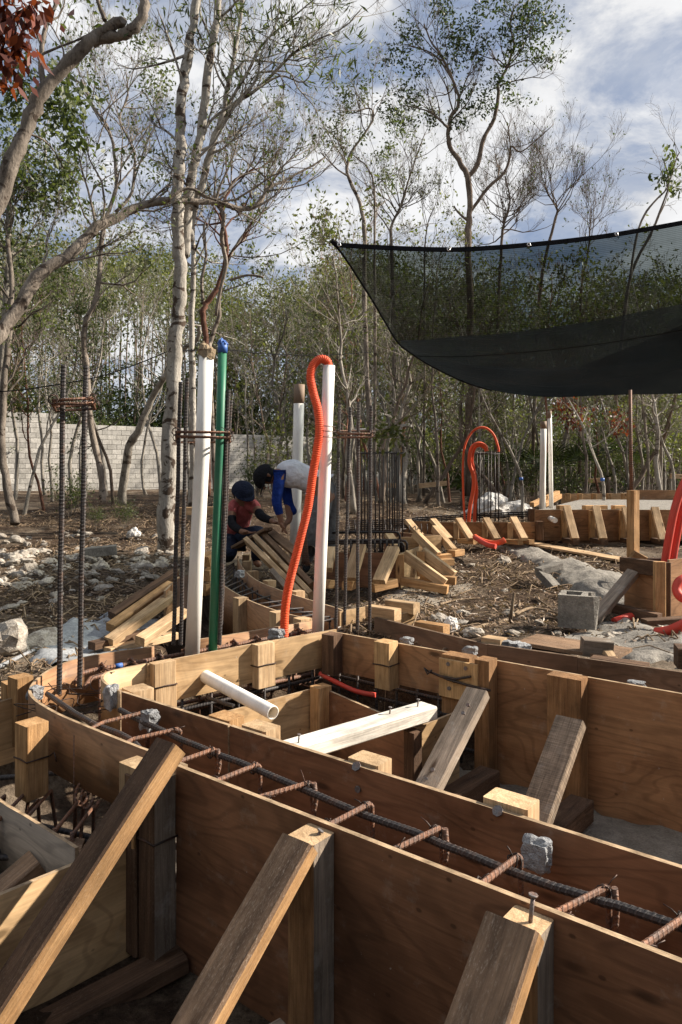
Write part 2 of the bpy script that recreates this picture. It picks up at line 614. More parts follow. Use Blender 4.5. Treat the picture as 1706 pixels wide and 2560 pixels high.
def net_mat():
    m, g = new_mat('shade_net')
    v = g.n('ShaderNodeAttribute', attribute_name='gr', out=1)
    sp = g.n('ShaderNodeSeparateXYZ', {0: v}, out=None)
    wx = g.math('SINE', g.math('MULTIPLY', sp.outputs[0], 700.0))
    wy = g.math('SINE', g.math('MULTIPLY', sp.outputs[1], 420.0))
    w = g.math('MULTIPLY', g.math('ADD', wx, wy), 0.05)
    fold = g.noise(g.scale(v, (1.4, 9.0, 1.0)), 1.0, 4, 0.6)
    band = g.ramp(g.math('ABSOLUTE', g.math('SINE', g.math('MULTIPLY', sp.outputs[1], 3.6))), [(0.0, 0.14), (0.05, 0.0)])
    fac = g.math('ADD', g.math('ADD', g.math('ADD', w, 0.78), g.math('MULTIPLY', g.math('SUBTRACT', fold, .5), .16)), band, True)
    d = g.n('ShaderNodeBsdfPrincipled', {'Base Color': (0.0045, 0.005, 0.0065, 1), 'Roughness': 0.6, 'Specular IOR Level': 0.12})
    t = g.n('ShaderNodeBsdfTransparent', {0: (0.80, 0.92, 0.93, 1)})
    mx = g.n('ShaderNodeMixShader', {0: fac, 1: t, 2: d})
    g.n('ShaderNodeOutputMaterial', {0: mx}, out=None)
    return m


def cloth(name, col, var=0.25):
    m, g = new_mat(name)
    pos = g.n('ShaderNodeNewGeometry', out=0)
    n = g.noise(pos, 16.0, 5, 0.6)
    f = g.noise(pos, 300.0, 2, 0.5)
    c = g.mix(1.0, col, g.ramp(n, [(0.3, 1 - var * 1.3), (0.7, 1 + var * .4)]), 'MULTIPLY')
    finish(g, c, 0.9, g.math('ADD', g.math('MULTIPLY', n, 1.5), g.math('MULTIPLY', f, .1)), 0.8, 0.03, 0.12)
    return m


M = dict(
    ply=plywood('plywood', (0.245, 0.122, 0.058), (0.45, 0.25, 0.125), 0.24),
    ply_lit=plywood('plywood_pale', (0.40, 0.25, 0.12), (0.62, 0.43, 0.24), 0.3),  # paler copy for panels in sun, that light put into the colour
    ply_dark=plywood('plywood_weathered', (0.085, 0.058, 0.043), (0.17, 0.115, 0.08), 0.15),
    ply_red=plywood('plywood_oiled', (0.150, 0.068, 0.037), (0.285, 0.140, 0.073), 0.26, 0.48, 0.4),  # oiled red-brown, darkened so the colour carries the shade on these panels
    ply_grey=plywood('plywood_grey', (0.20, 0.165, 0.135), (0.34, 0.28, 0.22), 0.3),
    edge=plyedge('plywood_edge', (0.30, 0.20, 0.12), (0.52, 0.39, 0.25)),
    edge_dark=plyedge('plywood_edge_dark', (0.10, 0.07, 0.05), (0.22, 0.15, 0.10)),
    pine=lumber('pine', (0.40, 0.255, 0.135), (0.61, 0.44, 0.265)),
    pine_or=lumber('pine_orange', (0.38, 0.20, 0.08), (0.60, 0.37, 0.18), 0.15),
    sawn=lumber('sawn_brown', (0.125, 0.075, 0.047), (0.30, 0.19, 0.115), 0.75),
    kerf=lumber('kerfed_grey', (0.17, 0.125, 0.09), (0.38, 0.29, 0.21), 0.3, 0.2, kerf=0.6),
    stake=lumber('stake_brown', (0.21, 0.105, 0.045), (0.37, 0.21, 0.10), 0.1),
    cut=lumber('fresh_cut', (0.29, 0.155, 0.065), (0.47, 0.28, 0.13), 0.3),  # sawn edge colour with the sun on the narrow faces put in
    plate=lumber('plate_pale', (0.40, 0.245, 0.11), (0.56, 0.37, 0.19)),
    dark=lumber('timber_dark', (0.060, 0.034, 0.022), (0.17, 0.10, 0.06), 0.25),
    grey=lumber('timber_grey', (0.17, 0.135, 0.105), (0.36, 0.29, 0.225), 0.35, 0.3),
    white=lumber('timber_whitewashed', (0.62, 0.57, 0.49), (0.82, 0.79, 0.72), 0.0, 0.2),
    rebar=rusty('rebar_steel', (0.040, 0.036, 0.036), (0.10, 0.055, 0.036), 0.35, True),
    rebar_far=rusty('rebar_plain', (0.030, 0.026, 0.026), (0.075, 0.042, 0.03), 0.4),
    rust=rusty('stirrup_rust', (0.11, 0.066, 0.048), (0.24, 0.105, 0.052), 0.7, True, 0.65, 0.2),
    wire=rusty('tie_wire', (0.035, 0.026, 0.022), (0.09, 0.04, 0.025), 0.5),
    nail=rusty('nail_steel', (0.16, 0.15, 0.15), (0.20, 0.10, 0.06), 0.4),
    pvc=plastic('pvc_white', (0.88, 0.86, 0.81), 0.38, 0.34),
    pvc_in=plastic('pvc_inside', (0.80, 0.72, 0.60), 0.5, 0.2),
    green=plastic('pipe_green', (0.008, 0.145, 0.075), 0.45, 0.2),
    blue=plastic('tape_blue', (0.035, 0.12, 0.40), 0.4, 0.2),
    orange=plastic('conduit_orange', (0.76, 0.095, 0.025), 0.5, 0.22),
    red=plastic('conduit_red', (0.58, 0.05, 0.028), 0.5, 0.25),
    tape=plastic('tape_brown', (0.23, 0.16, 0.11), 0.6, 0.3),
    rag=cloth('rag', (0.34, 0.26, 0.17)),
    concrete=stone('concrete', (0.19, 0.175, 0.155), (0.36, 0.335, 0.295), 14.0, 0.9),
    spacer=stone('spacer_mortar', (0.25, 0.26, 0.275), (0.50, 0.51, 0.52), 30.0, 1.0),
    lime=stone('limestone', (0.24, 0.205, 0.165), (0.54, 0.495, 0.43), 11.0, 0.9, 0.55),
    limew=stone('limestone_white', (0.52, 0.50, 0.46), (0.82, 0.80, 0.76), 8.0, 0.9, 0.25),
    slab=stone('lean_concrete', (0.27, 0.285, 0.30), (0.40, 0.415, 0.42), 6.0, 0.6),
    sand=stone('pit_floor', (0.23, 0.195, 0.155), (0.38, 0.335, 0.275), 16.0, 0.9),
    block=stone('block', (0.40, 0.385, 0.35), (0.58, 0.56, 0.52), 3.0, 0.25),
    mortar=stone('mortar', (0.30, 0.29, 0.27), (0.40, 0.385, 0.36), 8.0, 0.4),
    birch=bark('bark_pale', (0.30, 0.27, 0.235), (0.58, 0.545, 0.48), (0.075, 0.055, 0.042), 0.45),
    bark=bark('bark_grey', (0.105, 0.085, 0.068), (0.32, 0.275, 0.23), (0.06, 0.045, 0.035), 0.2),
    barkd=bark('bark_brown', (0.075, 0.055, 0.042), (0.23, 0.18, 0.14)),
    barkr=bark('bark_red', (0.13, 0.062, 0.042), (0.30, 0.155, 0.11)),
    barkl=bark('bark_ash', (0.17, 0.15, 0.125), (0.42, 0.385, 0.33), (0.09, 0.07, 0.055), 0.1),
    stick=bark('stick', (0.11, 0.075, 0.05), (0.36, 0.27, 0.18), None, 0, 20.0),
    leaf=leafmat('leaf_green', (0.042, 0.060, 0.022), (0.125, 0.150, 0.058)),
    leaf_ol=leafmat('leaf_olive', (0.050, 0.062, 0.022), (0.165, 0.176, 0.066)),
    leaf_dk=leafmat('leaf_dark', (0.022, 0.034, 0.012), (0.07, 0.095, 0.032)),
    leaf_red=leafmat('leaf_red', (0.055, 0.012, 0.008), (0.19, 0.042, 0.022)),
    litter=leafmat('leaf_litter', (0.035, 0.021, 0.013), (0.36, 0.25, 0.165), 0.1),
    ground=ground_mat(),
    net=net_mat(),
    hem=cloth('net_hem', (0.012, 0.012, 0.014)),
    skin=plastic('skin_brown', (0.20, 0.095, 0.055), 0.5, 0.1, (0.1, .05, .03)),
    shirt_w=cloth('shirt_white', (0.74, 0.76, 0.82), .15),
    shirt_b=cloth('sleeve_blue', (0.012, 0.035, 0.20)),
    shirt_r=cloth('shirt_red', (0.42, 0.11, 0.11)),
    black=cloth('cloth_black', (0.014, 0.014, 0.018)),
    navy=cloth('cloth_navy', (0.020, 0.026, 0.050)),
    trouser=cloth('trouser_grey', (0.17, 0.17, 0.175)),
    steel=rusty('eyelet_steel', (0.6, 0.6, 0.6), (0.5, 0.48, 0.45), 0.2, False, 0.3, 0.8),
)
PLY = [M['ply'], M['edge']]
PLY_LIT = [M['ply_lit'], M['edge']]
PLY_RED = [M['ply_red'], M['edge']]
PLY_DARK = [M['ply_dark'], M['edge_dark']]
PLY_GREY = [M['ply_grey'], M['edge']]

# ---------------------------------------------------------------- ground sheet
random.seed(7)
RNG = np.random.default_rng(11)


def axis(lo, hi, step, far, grow=1.13):
    a = list(np.arange(lo, hi + 1e-6, step))
    s, x = step, hi
    while x < far:
        s *= grow
        x += s
        a.append(x)
    s, x, b = step, lo, []
    while x > -far:
        s *= grow
        x -= s
        b.append(x)
    return np.array(b[::-1] + a)


def build_ground():
    xs, ys = axis(-5.0, 5.0, 0.055, 420), axis(0.8, 11.0, 0.055, 420)
    X, Y = np.meshgrid(xs, ys)
    Z = gh(X, Y)
    nx, ny = len(xs), len(ys)
    v = np.stack([X.ravel(), Y.ravel(), Z.ravel()], 1)
    i = np.arange(nx * ny).reshape(ny, nx)
    f = np.stack([i[:-1, :-1].ravel(), i[:-1, 1:].ravel(), i[1:, 1:].ravel(), i[1:, :-1].ravel()], 1)
    me = bpy.data.meshes.new('ground')
    me.from_pydata(v.tolist(), [], f.tolist())
    me.polygons.foreach_set('use_smooth', np.ones(len(me.polygons), bool))
    me.materials.append(M['ground'])
    o = bpy.data.objects.new('ground', me)
    COL.objects.link(o)
    o['kind'] = 'structure'


build_ground()

U, V = Vector((.779, -.627, 0)), Vector((.627, .779, 0))


def UV(u, v, z=0.0):
    return U * u + V * v + Vector((0, 0, z))


def sheet(name, poly, z, mat, rough=0.012, kind='structure', n=26):
    """slightly uneven sheet over a plan polygon"""
    px = [p[0] for p in poly]
    py = [p[1] for p in poly]
    xs = np.linspace(min(px), max(px), n)
    ys = np.linspace(min(py), max(py), n)
    X, Y = np.meshgrid(xs, ys)
    sd = poly_sd(poly, X, Y) + (vnoise(X * 5, Y * 5, 8) - .5) * .16 + (vnoise(X * 14, Y * 14, 18) - .5) * .10
    zz = (z(X, Y) if callable(z) else z) + (vnoise(X * 7, Y * 7, 9) - .5) * rough * 2
    Z = zz - smooth(-0.03, 0.12, sd) * 0.14
    mb = MB()
    idx = np.arange(n * n).reshape(n, n)
    fs = [[int(idx[j, i]), int(idx[j, i + 1]), int(idx[j + 1, i + 1]), int(idx[j + 1, i])] for j in range(n - 1) for i in range(n - 1)
          if sd[j, i] < .14]
    mb.add(np.stack([X.ravel(), Y.ravel(), Z.ravel()], 1).tolist(), fs, None, 0, True)
    return struct(name, mb, mat)


sheet('pit_floor', [tuple(UV(a, b)[:2]) for a, b in ((-2.4, 1.7), (-2.4, 3.3), (1.8, 3.3), (1.8, 1.7))], 0.045, M['sand'])
sheet('lean_concrete', [tuple(Pz(a, b, .38)[:2]) for a, b in ((95, 1640), (160, 1560), (275, 1535), (400, 1560), (330, 1640), (215, 1655))],
      lambda x, y: gh(x, y) + .03, M['slab'], n=40)
sheet('lean_concrete', [tuple(Pz(a, b, .5)[:2]) for a, b in ((955, 1470), (1000, 1462), (1170, 1440), (1180, 1462), (1120, 1492), (1010, 1497))],
      lambda x, y: gh(x, y) + .012, M['sand'], n=46)
sheet('lean_concrete', [tuple(Pz(a, b, .52)[:2]) for a, b in ((1420, 1600), (1480, 1545), (1640, 1540), (1740, 1560), (1740, 1640), (1600, 1660))],
      lambda x, y: gh(x, y) + .025, M['concrete'], n=40)


# ---------------------------------------------------------------- steel bars
def rebar(mb, pts, r, mi=0, ribs=True):
    pts = [Vector(p) for p in pts]
    if not ribs:
        return mb.tube(pts, r, 7, mi=mi)
    out = []
    for a, b in zip(pts[:-1], pts[1:]):
        L = (b - a).length
        k = max(1, int(L / 0.00375))
        out += [a.lerp(b, i / k) for i in range(k)]
    out.append(pts[-1])
    rad = [r * (1.05 if (i % 4) in (1, 2) else 0.98) for i in range(len(out))]
    return mb.tube(out, rad, 8, mi=mi, smooth_=False)


def tie(mb, c, r=0.016, rnd=None, n=3):
    """twisted tie-wire knot around a crossing"""
    rnd = rnd or random
    c = Vector(c)
    for k in range(n):
        ax = Vector((rnd.uniform(-1, 1), rnd.uniform(-1, 1), rnd.uniform(-.4, .4))).normalized()
        s = ax.orthogonal().normalized()
        t = ax.cross(s)
        mb.tube([c + (s * math.cos(a) + t * math.sin(a)) * r * rnd.uniform(.95, 1.2) for a in np.linspace(0, 6.2, 9)], 0.0016, 4)
    e = c + Vector((rnd.uniform(-1, 1), rnd.uniform(-1, 1), rnd.uniform(.3, 1))) * r * 2.2
    mb.tube([c, c.lerp(e, .6) + Vector((0, 0, .004)), e], 0.0016, 4)


def wire_loop(c, ax, up, w, h, r=0.003):
    """wire strapped round a stake: ax across, up outwards"""
    c, ax, up = Vector(c), Vector(ax).normalized(), Vector(up).normalized()
    pts = [c - ax * w / 2 * 1.12 - up * h * .5, c - ax * w / 2 * 1.04 + up * h * .52, c + up * h * .53 + Vector((0, 0, .004)), c + ax * w / 2 * 1.04 + up * h * .52,
           c + ax * w / 2 * 1.12 - up * h * .5]
    mb = MB()
    mb.tube(pts, r, 5)
    mb.tube([pts[0], pts[0] - ax * .03 + Vector((0, 0, .02)), pts[0] - ax * .045 - Vector((0, 0, .01))], r, 5)
    return mb


def nail_mb(p, d, L=0.05, r=0.0035):
    p, d = Vector(p), Vector(d).normalized()
    mb = MB()
    mb.tube([p - d * .01, p + d * L], r, 6)
    mb.tube([p + d * L, p + d * (L + .004)], r * 2.2, 7)
    return mb


# ---------------------------------------------------------------- front form, outer side (curved end, straight side, braces)
def pz6(pts, z=.6):
    return [Pz(a, b, z) for a, b in pts]


fo = thing('beam_formwork', 'nearest plywood form side with rounded left end, propped by three slanting timbers', 'formwork', UV(-1.2, 1.44, 0))
curve_px = [(776, 1552), (660, 1572), (549, 1590), (384, 1615), (290, 1628), (219, 1640), (160, 1656), (118, 1676), (90, 1697), (75, 1716), (72, 1733), (90, 1754), (140, 1784),
            (219, 1818), (329, 1862), (400, 1889), (462, 1914)]
cp = catmull(pz6(curve_px), 4)
part('curved_panel', MB().ribbon(cp[12:], .375, .6, .012), PLY, fo)
part('panel', MB().ribbon(pz6([(780, 1551), (660, 1571), (560, 1588), (470, 1601)]), .36, .6, .015), PLY, fo)
for a, b in ((-1.81, .9),):
    part('panel', MB().ribbon([UV(a, 1.446), UV(b, 1.446)], 0.0, .6, .015), PLY_RED, fo)
for u, mt, top, w in ((-1.845, 'grey', .575, .075), (-1.225, 'grey', .588, .085), (-.648, 'grey', .588, .085), (-.02, 'grey', .585, .085)):
    part('stake', MB().beam(UV(u, 1.402, 0), UV(u, 1.402, top), w, .085, V, side_mi=1, cap_mi=2), [M['stake' if u > -1.8 else 'dark'], M[mt], M['pine']], fo)  # sun and shade in the colours: dark front, paler sides, pale top
part('stake', MB().beam(UV(-1.925, 1.385, 0.02), UV(-1.925, 1.385, .565), .06, .05, V), M['dark'], fo)
sc = Pz(112, 1792, .6)
sn = Vector((-.62, -.78, 0))
part('stake', MB().beam(sc + sn * .05 + Vector((0, 0, -.27)), sc + sn * .05 + Vector((0, 0, -.005)), .085, .085, sn), M['pine_or'], fo)
part('tie_wire', wire_loop(sc + sn * .05 + Vector((0, 0, -.13)), sn.cross(Vector((0, 0, 1))), sn, .085, .085), M['wire'], fo)
s1 = Pz(374, 1893, .588)
part('stake', MB().beam(s1 + Vector((-.03, -.04, -.10)), s1 + Vector((-.03, -.04, 0)), .09, .07, V), M['pine'], fo)
sl = Pz(80, 1690, .59)
part('stake', MB().beam(sl + Vector((-.05, 0, -.3)), sl + Vector((-.05, 0, 0)), .08, .08, U), M['pine_or'], fo)
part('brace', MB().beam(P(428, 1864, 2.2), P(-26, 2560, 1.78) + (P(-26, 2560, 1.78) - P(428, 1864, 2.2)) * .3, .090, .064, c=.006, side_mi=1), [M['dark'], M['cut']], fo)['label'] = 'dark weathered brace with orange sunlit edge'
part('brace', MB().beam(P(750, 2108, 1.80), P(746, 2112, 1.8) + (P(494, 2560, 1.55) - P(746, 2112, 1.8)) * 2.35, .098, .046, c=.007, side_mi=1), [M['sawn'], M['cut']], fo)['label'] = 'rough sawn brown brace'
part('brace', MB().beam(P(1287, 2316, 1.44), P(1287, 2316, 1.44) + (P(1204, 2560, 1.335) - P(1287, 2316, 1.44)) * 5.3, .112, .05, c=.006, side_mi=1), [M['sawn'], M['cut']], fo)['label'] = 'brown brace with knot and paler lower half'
nl = UV(-.640, 1.405, .585)
part('nail', nail_mb(nl, (.12, .05, 1), .055, .0045), M['nail'], fo)
part('nail', nail_mb(UV(-1.21, 1.41, .585), (.3, .1, .5), .012, .004), M['nail'], fo)
part('tie_wire', wire_loop(UV(-1.845, 1.402, .39), U, -V, .075, .085, .0035), M['wire'], fo)
part('splinter', MB().beam(UV(-1.893, 1.35, .36), UV(-1.888, 1.352, .55), .012, .01), M['pine_or'], fo)
part('sleeper', MB().beam(P(455, 2400, 2.24) + Vector((0, 0, .01)), P(60, 2600, 1.98) + Vector((0, 0, .0)), .10, .05), M['dark'], fo)
part('sleeper', MB().beam(UV(-1.28, 1.38, .05), UV(-1.38, .95, .045), .09, .08), M['grey'], fo)

# ---------------------------------------------------------------- front form, inner side
fi = thing('beam_formwork', 'plywood form side with tight rounded corner lining the rebar trench, wrapped by light left arm', 'formwork', UV(-1.5, 1.8, 0))
part('panel', MB().ribbon([UV(-2.59, 1.79), UV(-1.955, 1.79)], .3, .6, .014), PLY_RED, fo if False else fi)
part('panel', MB().ribbon([UV(-1.95, 1.795), UV(1.0, 1.795)], 0.0, .598, .015), PLY_RED, fi)
ci = catmull(pz6([(307, 1727), (288, 1718), (270, 1708), (260, 1697), (262, 1687), (278, 1678), (320, 1668), (366, 1659)]), 4)
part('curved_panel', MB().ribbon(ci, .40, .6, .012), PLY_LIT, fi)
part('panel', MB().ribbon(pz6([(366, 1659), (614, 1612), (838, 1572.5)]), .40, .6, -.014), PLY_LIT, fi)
N1 = Vector((.68, -.733, 0))          # pit side of the left arm
A1 = Vector((.733, .68, 0))
for (px, py, zt, w) in ((399, 1652, .602, .115), (650, 1606, .602, .115)):
    c = Pz(px, py, .6) + N1 * .030
    for k, (za, zb, dx) in enumerate(((.495, zt, 0.0), (.375, .489, .004))):
        b = MB().beam(Vector((c.x, c.y, za)) + A1 * dx, Vector((c.x, c.y, zb)) + A1 * dx, w, .055, N1)
        part('stake_block', b, M['pine'], fi)
    part('tie_wire', wire_loop(Vector((c.x, c.y, .492)), A1, N1, w, .06), M['wire'], fi)
c = Pz(330, 1716, .59) + N1 * .0
part('stake_block', MB().beam(c + Vector((.02, .02, -.16)), c + Vector((.02, .02, -.012)), .10, .10, N1), M['pine'], fi)
for (u, w, z, v, mt) in ((-2.03, .11, .604, 1.852, 'pine_or'), (-1.86, .12, .602, 1.86, 'pine'), (-1.375, .115, .607, 1.852, 'pine'), (-.90, .13, .612, 1.855, 'pine'), (-.1, .12, .6, 1.855, 'pine')):
    part('stake', MB().beam(UV(u, v, 0.02), UV(u, v, z), w, .08, V), M[mt], fi)
for u in (-1.375, -.90):
    part('bolt', nail_mb(UV(u - .01, 1.80, .592), -V + Vector((0, 0, .9)), .004, .007), M['nail'], fi)
part('bolt', nail_mb(UV(-1.375, 1.793, .53), -V, .002, .005), M['nail'], fi)

# ---------------------------------------------------------------- back form, inner side
bi = thing('beam_formwork', 'long brown plywood form side across the pit, held by two slanted timbers', 'formwork', UV(-1.4, 3.2, 0))
part('panel', MB().ribbon([UV(-2.66, 3.2), UV(-1.70, 3.2)], .385, .6, .014), PLY, bi)
part('panel', MB().ribbon([UV(-1.695, 3.203), UV(-1.22, 3.203)], 0.0, .6, .014), PLY, bi)
part('panel', MB().ribbon([UV(-1.215, 3.2), UV(1.6, 3.2)], 0.0, .598, .014), PLY, bi)
part('stake', MB().beam(UV(-2.60, 3.152, .385), UV(-2.60, 3.152, .603), .085, .085, V), M['dark'], bi)
for k, (za, zb) in enumerate(((.50, .615), (.375, .495))):
    part('stake_block', MB().beam(UV(-2.235 + .004 * k, 3.15, za), UV(-2.235 + .004 * k, 3.15, zb), .095, .088, V), M['plate'], bi)
part('tie_wire', wire_loop(UV(-2.235, 3.15, .498), U, -V, .095, .09), M['wire'], bi)
part('stake', MB().beam(UV(-1.655, 3.145, 0), UV(-1.655, 3.145, .617), .075, .09, V), M['stake'], bi)
part('stake', MB().beam(UV(-1.80, 3.15, .33), UV(-1.80, 3.15, .612), .15, .085, V), M['stake'], bi)
pl = part('plate', MB().beam(UV(-1.775, 3.098, .415), UV(-1.775, 3.098, .595), .21, .018, V), M['plate'], bi)
pl['label'] = 'pale square plywood plate with four bolts'
for du, dz in ((-.05, .15), (.045, .145), (-.045, .035), (.05, .02)):
    part('bolt', nail_mb(UV(-1.775 + du, 3.09, .425 + dz), -V, .003, .0045), M['nail'], pl)
mbw = MB()
mbw.tube([UV(-1.92, 3.06, .53), UV(-1.86, 3.07, .515), UV(-1.78, 3.08, .512), UV(-1.70, 3.08, .538)], .006, 6)
mbw.tube([UV(-1.90, 3.065, .525), UV(-1.82, 3.075, .505), UV(-1.72, 3.08, .495), UV(-1.60, 3.085, .49)], .006, 6)
mbw.tube([UV(-1.92, 3.06, .53), UV(-1.935, 3.05, .545), UV(-1.915, 3.045, .52), UV(-1.90, 3.06, .54)], .005, 6)
part('tie_wire', mbw, M['wire'], bi)
part('stake', MB().beam(UV(-1.262, 3.15, 0), UV(-1.262, 3.15, .604), .155, .085, V), M['stake'], bi)
part('brace', MB().beam(P(1195, 1731, 3.32), P(1195, 1731, 3.32) + (P(1071, 1970, 2.985) - P(1195, 1731, 3.32)) * 1.65, .105, .05), M['grey'], bi)
part('brace', MB().beam(P(1428, 1803, 3.0), P(1428, 1803, 3.0) + (P(1342, 2040, 2.75) - P(1428, 1803, 3.0)) * 1.7, .115, .052), M['kerf'], bi)
part('sleeper', MB().beam(P(1225, 1945, 3.30), P(1060, 2050, 2.92), .10, .09), M['dark'], bi)
part('sleeper', MB().beam(P(1455, 2020, 3.07), P(1330, 2130, 2.70), .10, .09), M['dark'], bi)
part('board', MB().beam(UV(-2.2, 3.08, .02), UV(-1.75, 3.06, .02), .14, .02), M['dark'], bi)
for (px, py, d) in ((1172, 1764, 3.24), (1160, 1784, 3.21), (1084, 1926, 3.05), (1068, 1950, 3.03)):
    part('nail', nail_mb(P(px, py, d - .03), (-.5, -.6, .6), .006, .004), M['nail'], bi)

# ---------------------------------------------------------------- back form, outer side (dark, weathered)
bo = thing('beam_formwork', 'dark weathered form boards at the back edge of the trench, soil banked behind', 'formwork', UV(-1.5, 3.5, 0))
q = pz6([(936, 1543), (1219, 1612), (1706, 1681)])
e = q[2] + (q[2] - q[1]) * .6
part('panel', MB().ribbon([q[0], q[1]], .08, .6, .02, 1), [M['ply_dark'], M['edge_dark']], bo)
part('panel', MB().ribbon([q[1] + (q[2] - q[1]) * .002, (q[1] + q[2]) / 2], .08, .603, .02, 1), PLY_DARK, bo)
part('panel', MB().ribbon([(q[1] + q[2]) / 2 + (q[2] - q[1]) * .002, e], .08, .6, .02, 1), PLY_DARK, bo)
# short lit end board and small corner box beside the thin bars
cb = thing('corner_formwork', 'small open plywood corner box beside the four tall bars', 'formwork', Pz(970, 1560, .45))
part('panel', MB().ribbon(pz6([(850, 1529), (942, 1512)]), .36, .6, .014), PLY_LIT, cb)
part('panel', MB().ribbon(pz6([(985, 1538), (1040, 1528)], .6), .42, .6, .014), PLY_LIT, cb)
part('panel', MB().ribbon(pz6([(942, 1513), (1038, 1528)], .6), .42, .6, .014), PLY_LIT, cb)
for px, py in ((955, 1531), (1003, 1516)):
    p = Pz(px, py, .625)
    part('block', MB().beam(p + U * -.10, p + U * .12, .075, .07), M['pine'], cb)
p = Pz(1080, 1570, .57)
solo('wood_block', MB().beam(p - U * .10, p + U * .10, .075, .06), M['pine_or'], 'short orange timber offcut on the soil edge right of the corner box', 'offcut', p)
p = Pz(1234, 1605, .6)
solo('wood_block', MB().beam(p - U * .05, p + U * .06, .08, .05), M['pine'], 'small square timber offcut at the joint of the dark form boards', 'offcut', p)

# ---------------------------------------------------------------- pedestal box inside the pit
pb = thing('pedestal_formwork', 'low plywood box inside the pit under the white pipe', 'formwork', (0, 3.5, 0))
BX = [Vector((-.78, 3.28, 0)), Vector((-.13, 3.89, 0)), Vector((.335, 3.27, 0)), Vector((.56, 3.50, 0))]
part('panel', MB().ribbon(BX[0:2], 0.0, .36, .014), PLY_LIT, pb)
part('panel', MB().ribbon([BX[1] + Vector((.03, .0, 0)), BX[2]], 0.0, .36, .014), PLY_RED, pb)
part('panel', MB().ribbon(BX[2:4], 0.0, .365, .014), PLY_LIT, pb)
part('stake', MB().beam((-.105, 3.845, 0), (-.105, 3.845, .385), .09, .075, N1), M['pine_or'], pb)
part('stake', MB().beam((.315, 3.245, 0), (.315, 3.245, .363), .06, .06, N1), M['dark'], pb)
wb = MB().beam(P(668, 1896, 2.78), P(1072, 1776, 3.34), .105, .06, c=.006)
wbt = thing('board', 'whitewashed timber with nails lying across the pit corner', 'timber', P(870, 1840, 3.05))
part('timber', wb, M['white'], wbt)
for px, py, d in ((747, 1852, 2.86), (975, 1782, 3.2), (1045, 1762, 3.3)):
    part('nail', nail_mb(P(px, py, d), (.1, 0, 1), .022, .0035), M['nail'], wbt)

# horizontal white pipe poking through the left arm
p0, p1 = P(500, 1684, 3.70), P(683, 1782, 3.256)
hp = thing('drain_pipe', 'short white pipe poking through the plywood, open end hanging over the pit', 'pipe', p0)
ax = (p1 - p0).normalized()
part('pipe', MB().tube([p0, p0.lerp(p1, .5), p1], .031, 24, cap=False), M['pvc'], hp)
mb = MB()
mb.tube([p1, p0.lerp(p1, .4)], .0275, 24, cap=False)
part('bore', mb, M['pvc_in'], hp)
s = ax.orthogonal().normalized()
t = ax.cross(s)
ring = [(s * math.cos(a) + t * math.sin(a)) for a in np.linspace(0, 2 * math.pi, 25)[:-1]]
mb = MB()
mb.add([p1 + r * .031 for r in ring] + [p1 + ax * .001 + r * .0275 for r in ring], [[i, (i + 1) % 24, 24 + (i + 1) % 24, 24 + i] for i in range(24)])
part('rim', mb, M['pvc'], hp)

# ---------------------------------------------------------------- rebar cage of the front trench
cg = thing('rebar_cage', 'long ribbed bars with rusty stirrups running along the front trench', 'rebar cage', UV(-1.2, 1.63, .4))
bar2 = [Pz(a, b, .552) for a, b in ((300, 1775), (360, 1806), (455, 1850), (603, 1908), (846, 2012), (1038, 2082), (1241, 2163), (1466, 2242), (1706, 2318))] + [UV(.7, 1.64, .552)]
bar1 = [Pz(a, b, .552) for a, b in ((118, 1735), (165, 1768), (240, 1812), (330, 1850))] + [UV(-1.95, 1.505, .552), UV(-1.0, 1.50, .55), UV(.7, 1.50, .55)]
for bp in (catmull(bar2, 3), catmull(bar1, 3)):
    bp = [q_ + Vector((0, 0, random.uniform(-.0025, .0025))) for q_ in bp]
    part('bar', rebar(MB(), bp, .0105), M['rebar'], cg)
for dz, v in ((.20, 1.51), (.20, 1.64)):
    part('bar', rebar(MB(), [UV(-2.2, v, dz), UV(.7, v, dz)], .0105, ribs=False), M['rebar'], cg)
hook_px = [(357, 1783), (439, 1825), (551, 1868), (653, 1908), (774, 1958), (915, 2016), (1085, 2082), (1281, 2156), (1508, 2232), (1712, 2302)]
for k, (px, py) in enumerate(hook_px):
    a = Pz(px, py, .568)
    u = a.dot(U)
    v2 = 1.652 if k > 1 else a.dot(V)
    du = random.uniform(-.022, .022)
    b = UV(u - .035 + du, 1.49 if k > 1 else v2 - .15, .566)
    top = UV(u, v2 + .012, .569)
    mb = MB()
    rebar(mb, [b, top], .0075, ribs=True)
    rebar(mb, [top, UV(u, v2 + .022, .558), UV(u, v2 + .024, .50), UV(u + .005, v2 + .02, .18)], .0072, ribs=False)
    rebar(mb, [b, UV(u - .035 + du, 1.475, .55), UV(u - .035, 1.475, .18)], .0072, ribs=False)
    if k % 2 == 0:
        rebar(mb, [UV(u + .016, v2 + .014, .572), UV(u + .018, v2 + .02, .52), UV(u + .02, v2 - .01, .42)], .0075, ribs=False)
    st = part('stirrup', mb, M['rust'], cg)
    mt = MB()
    tie(mt, UV(u - .004, v2, .56), .017)
    tie(mt, UV(u - .03, 1.51, .558), .016, n=2)
    part('tie_wire', mt, M['wire'], st)


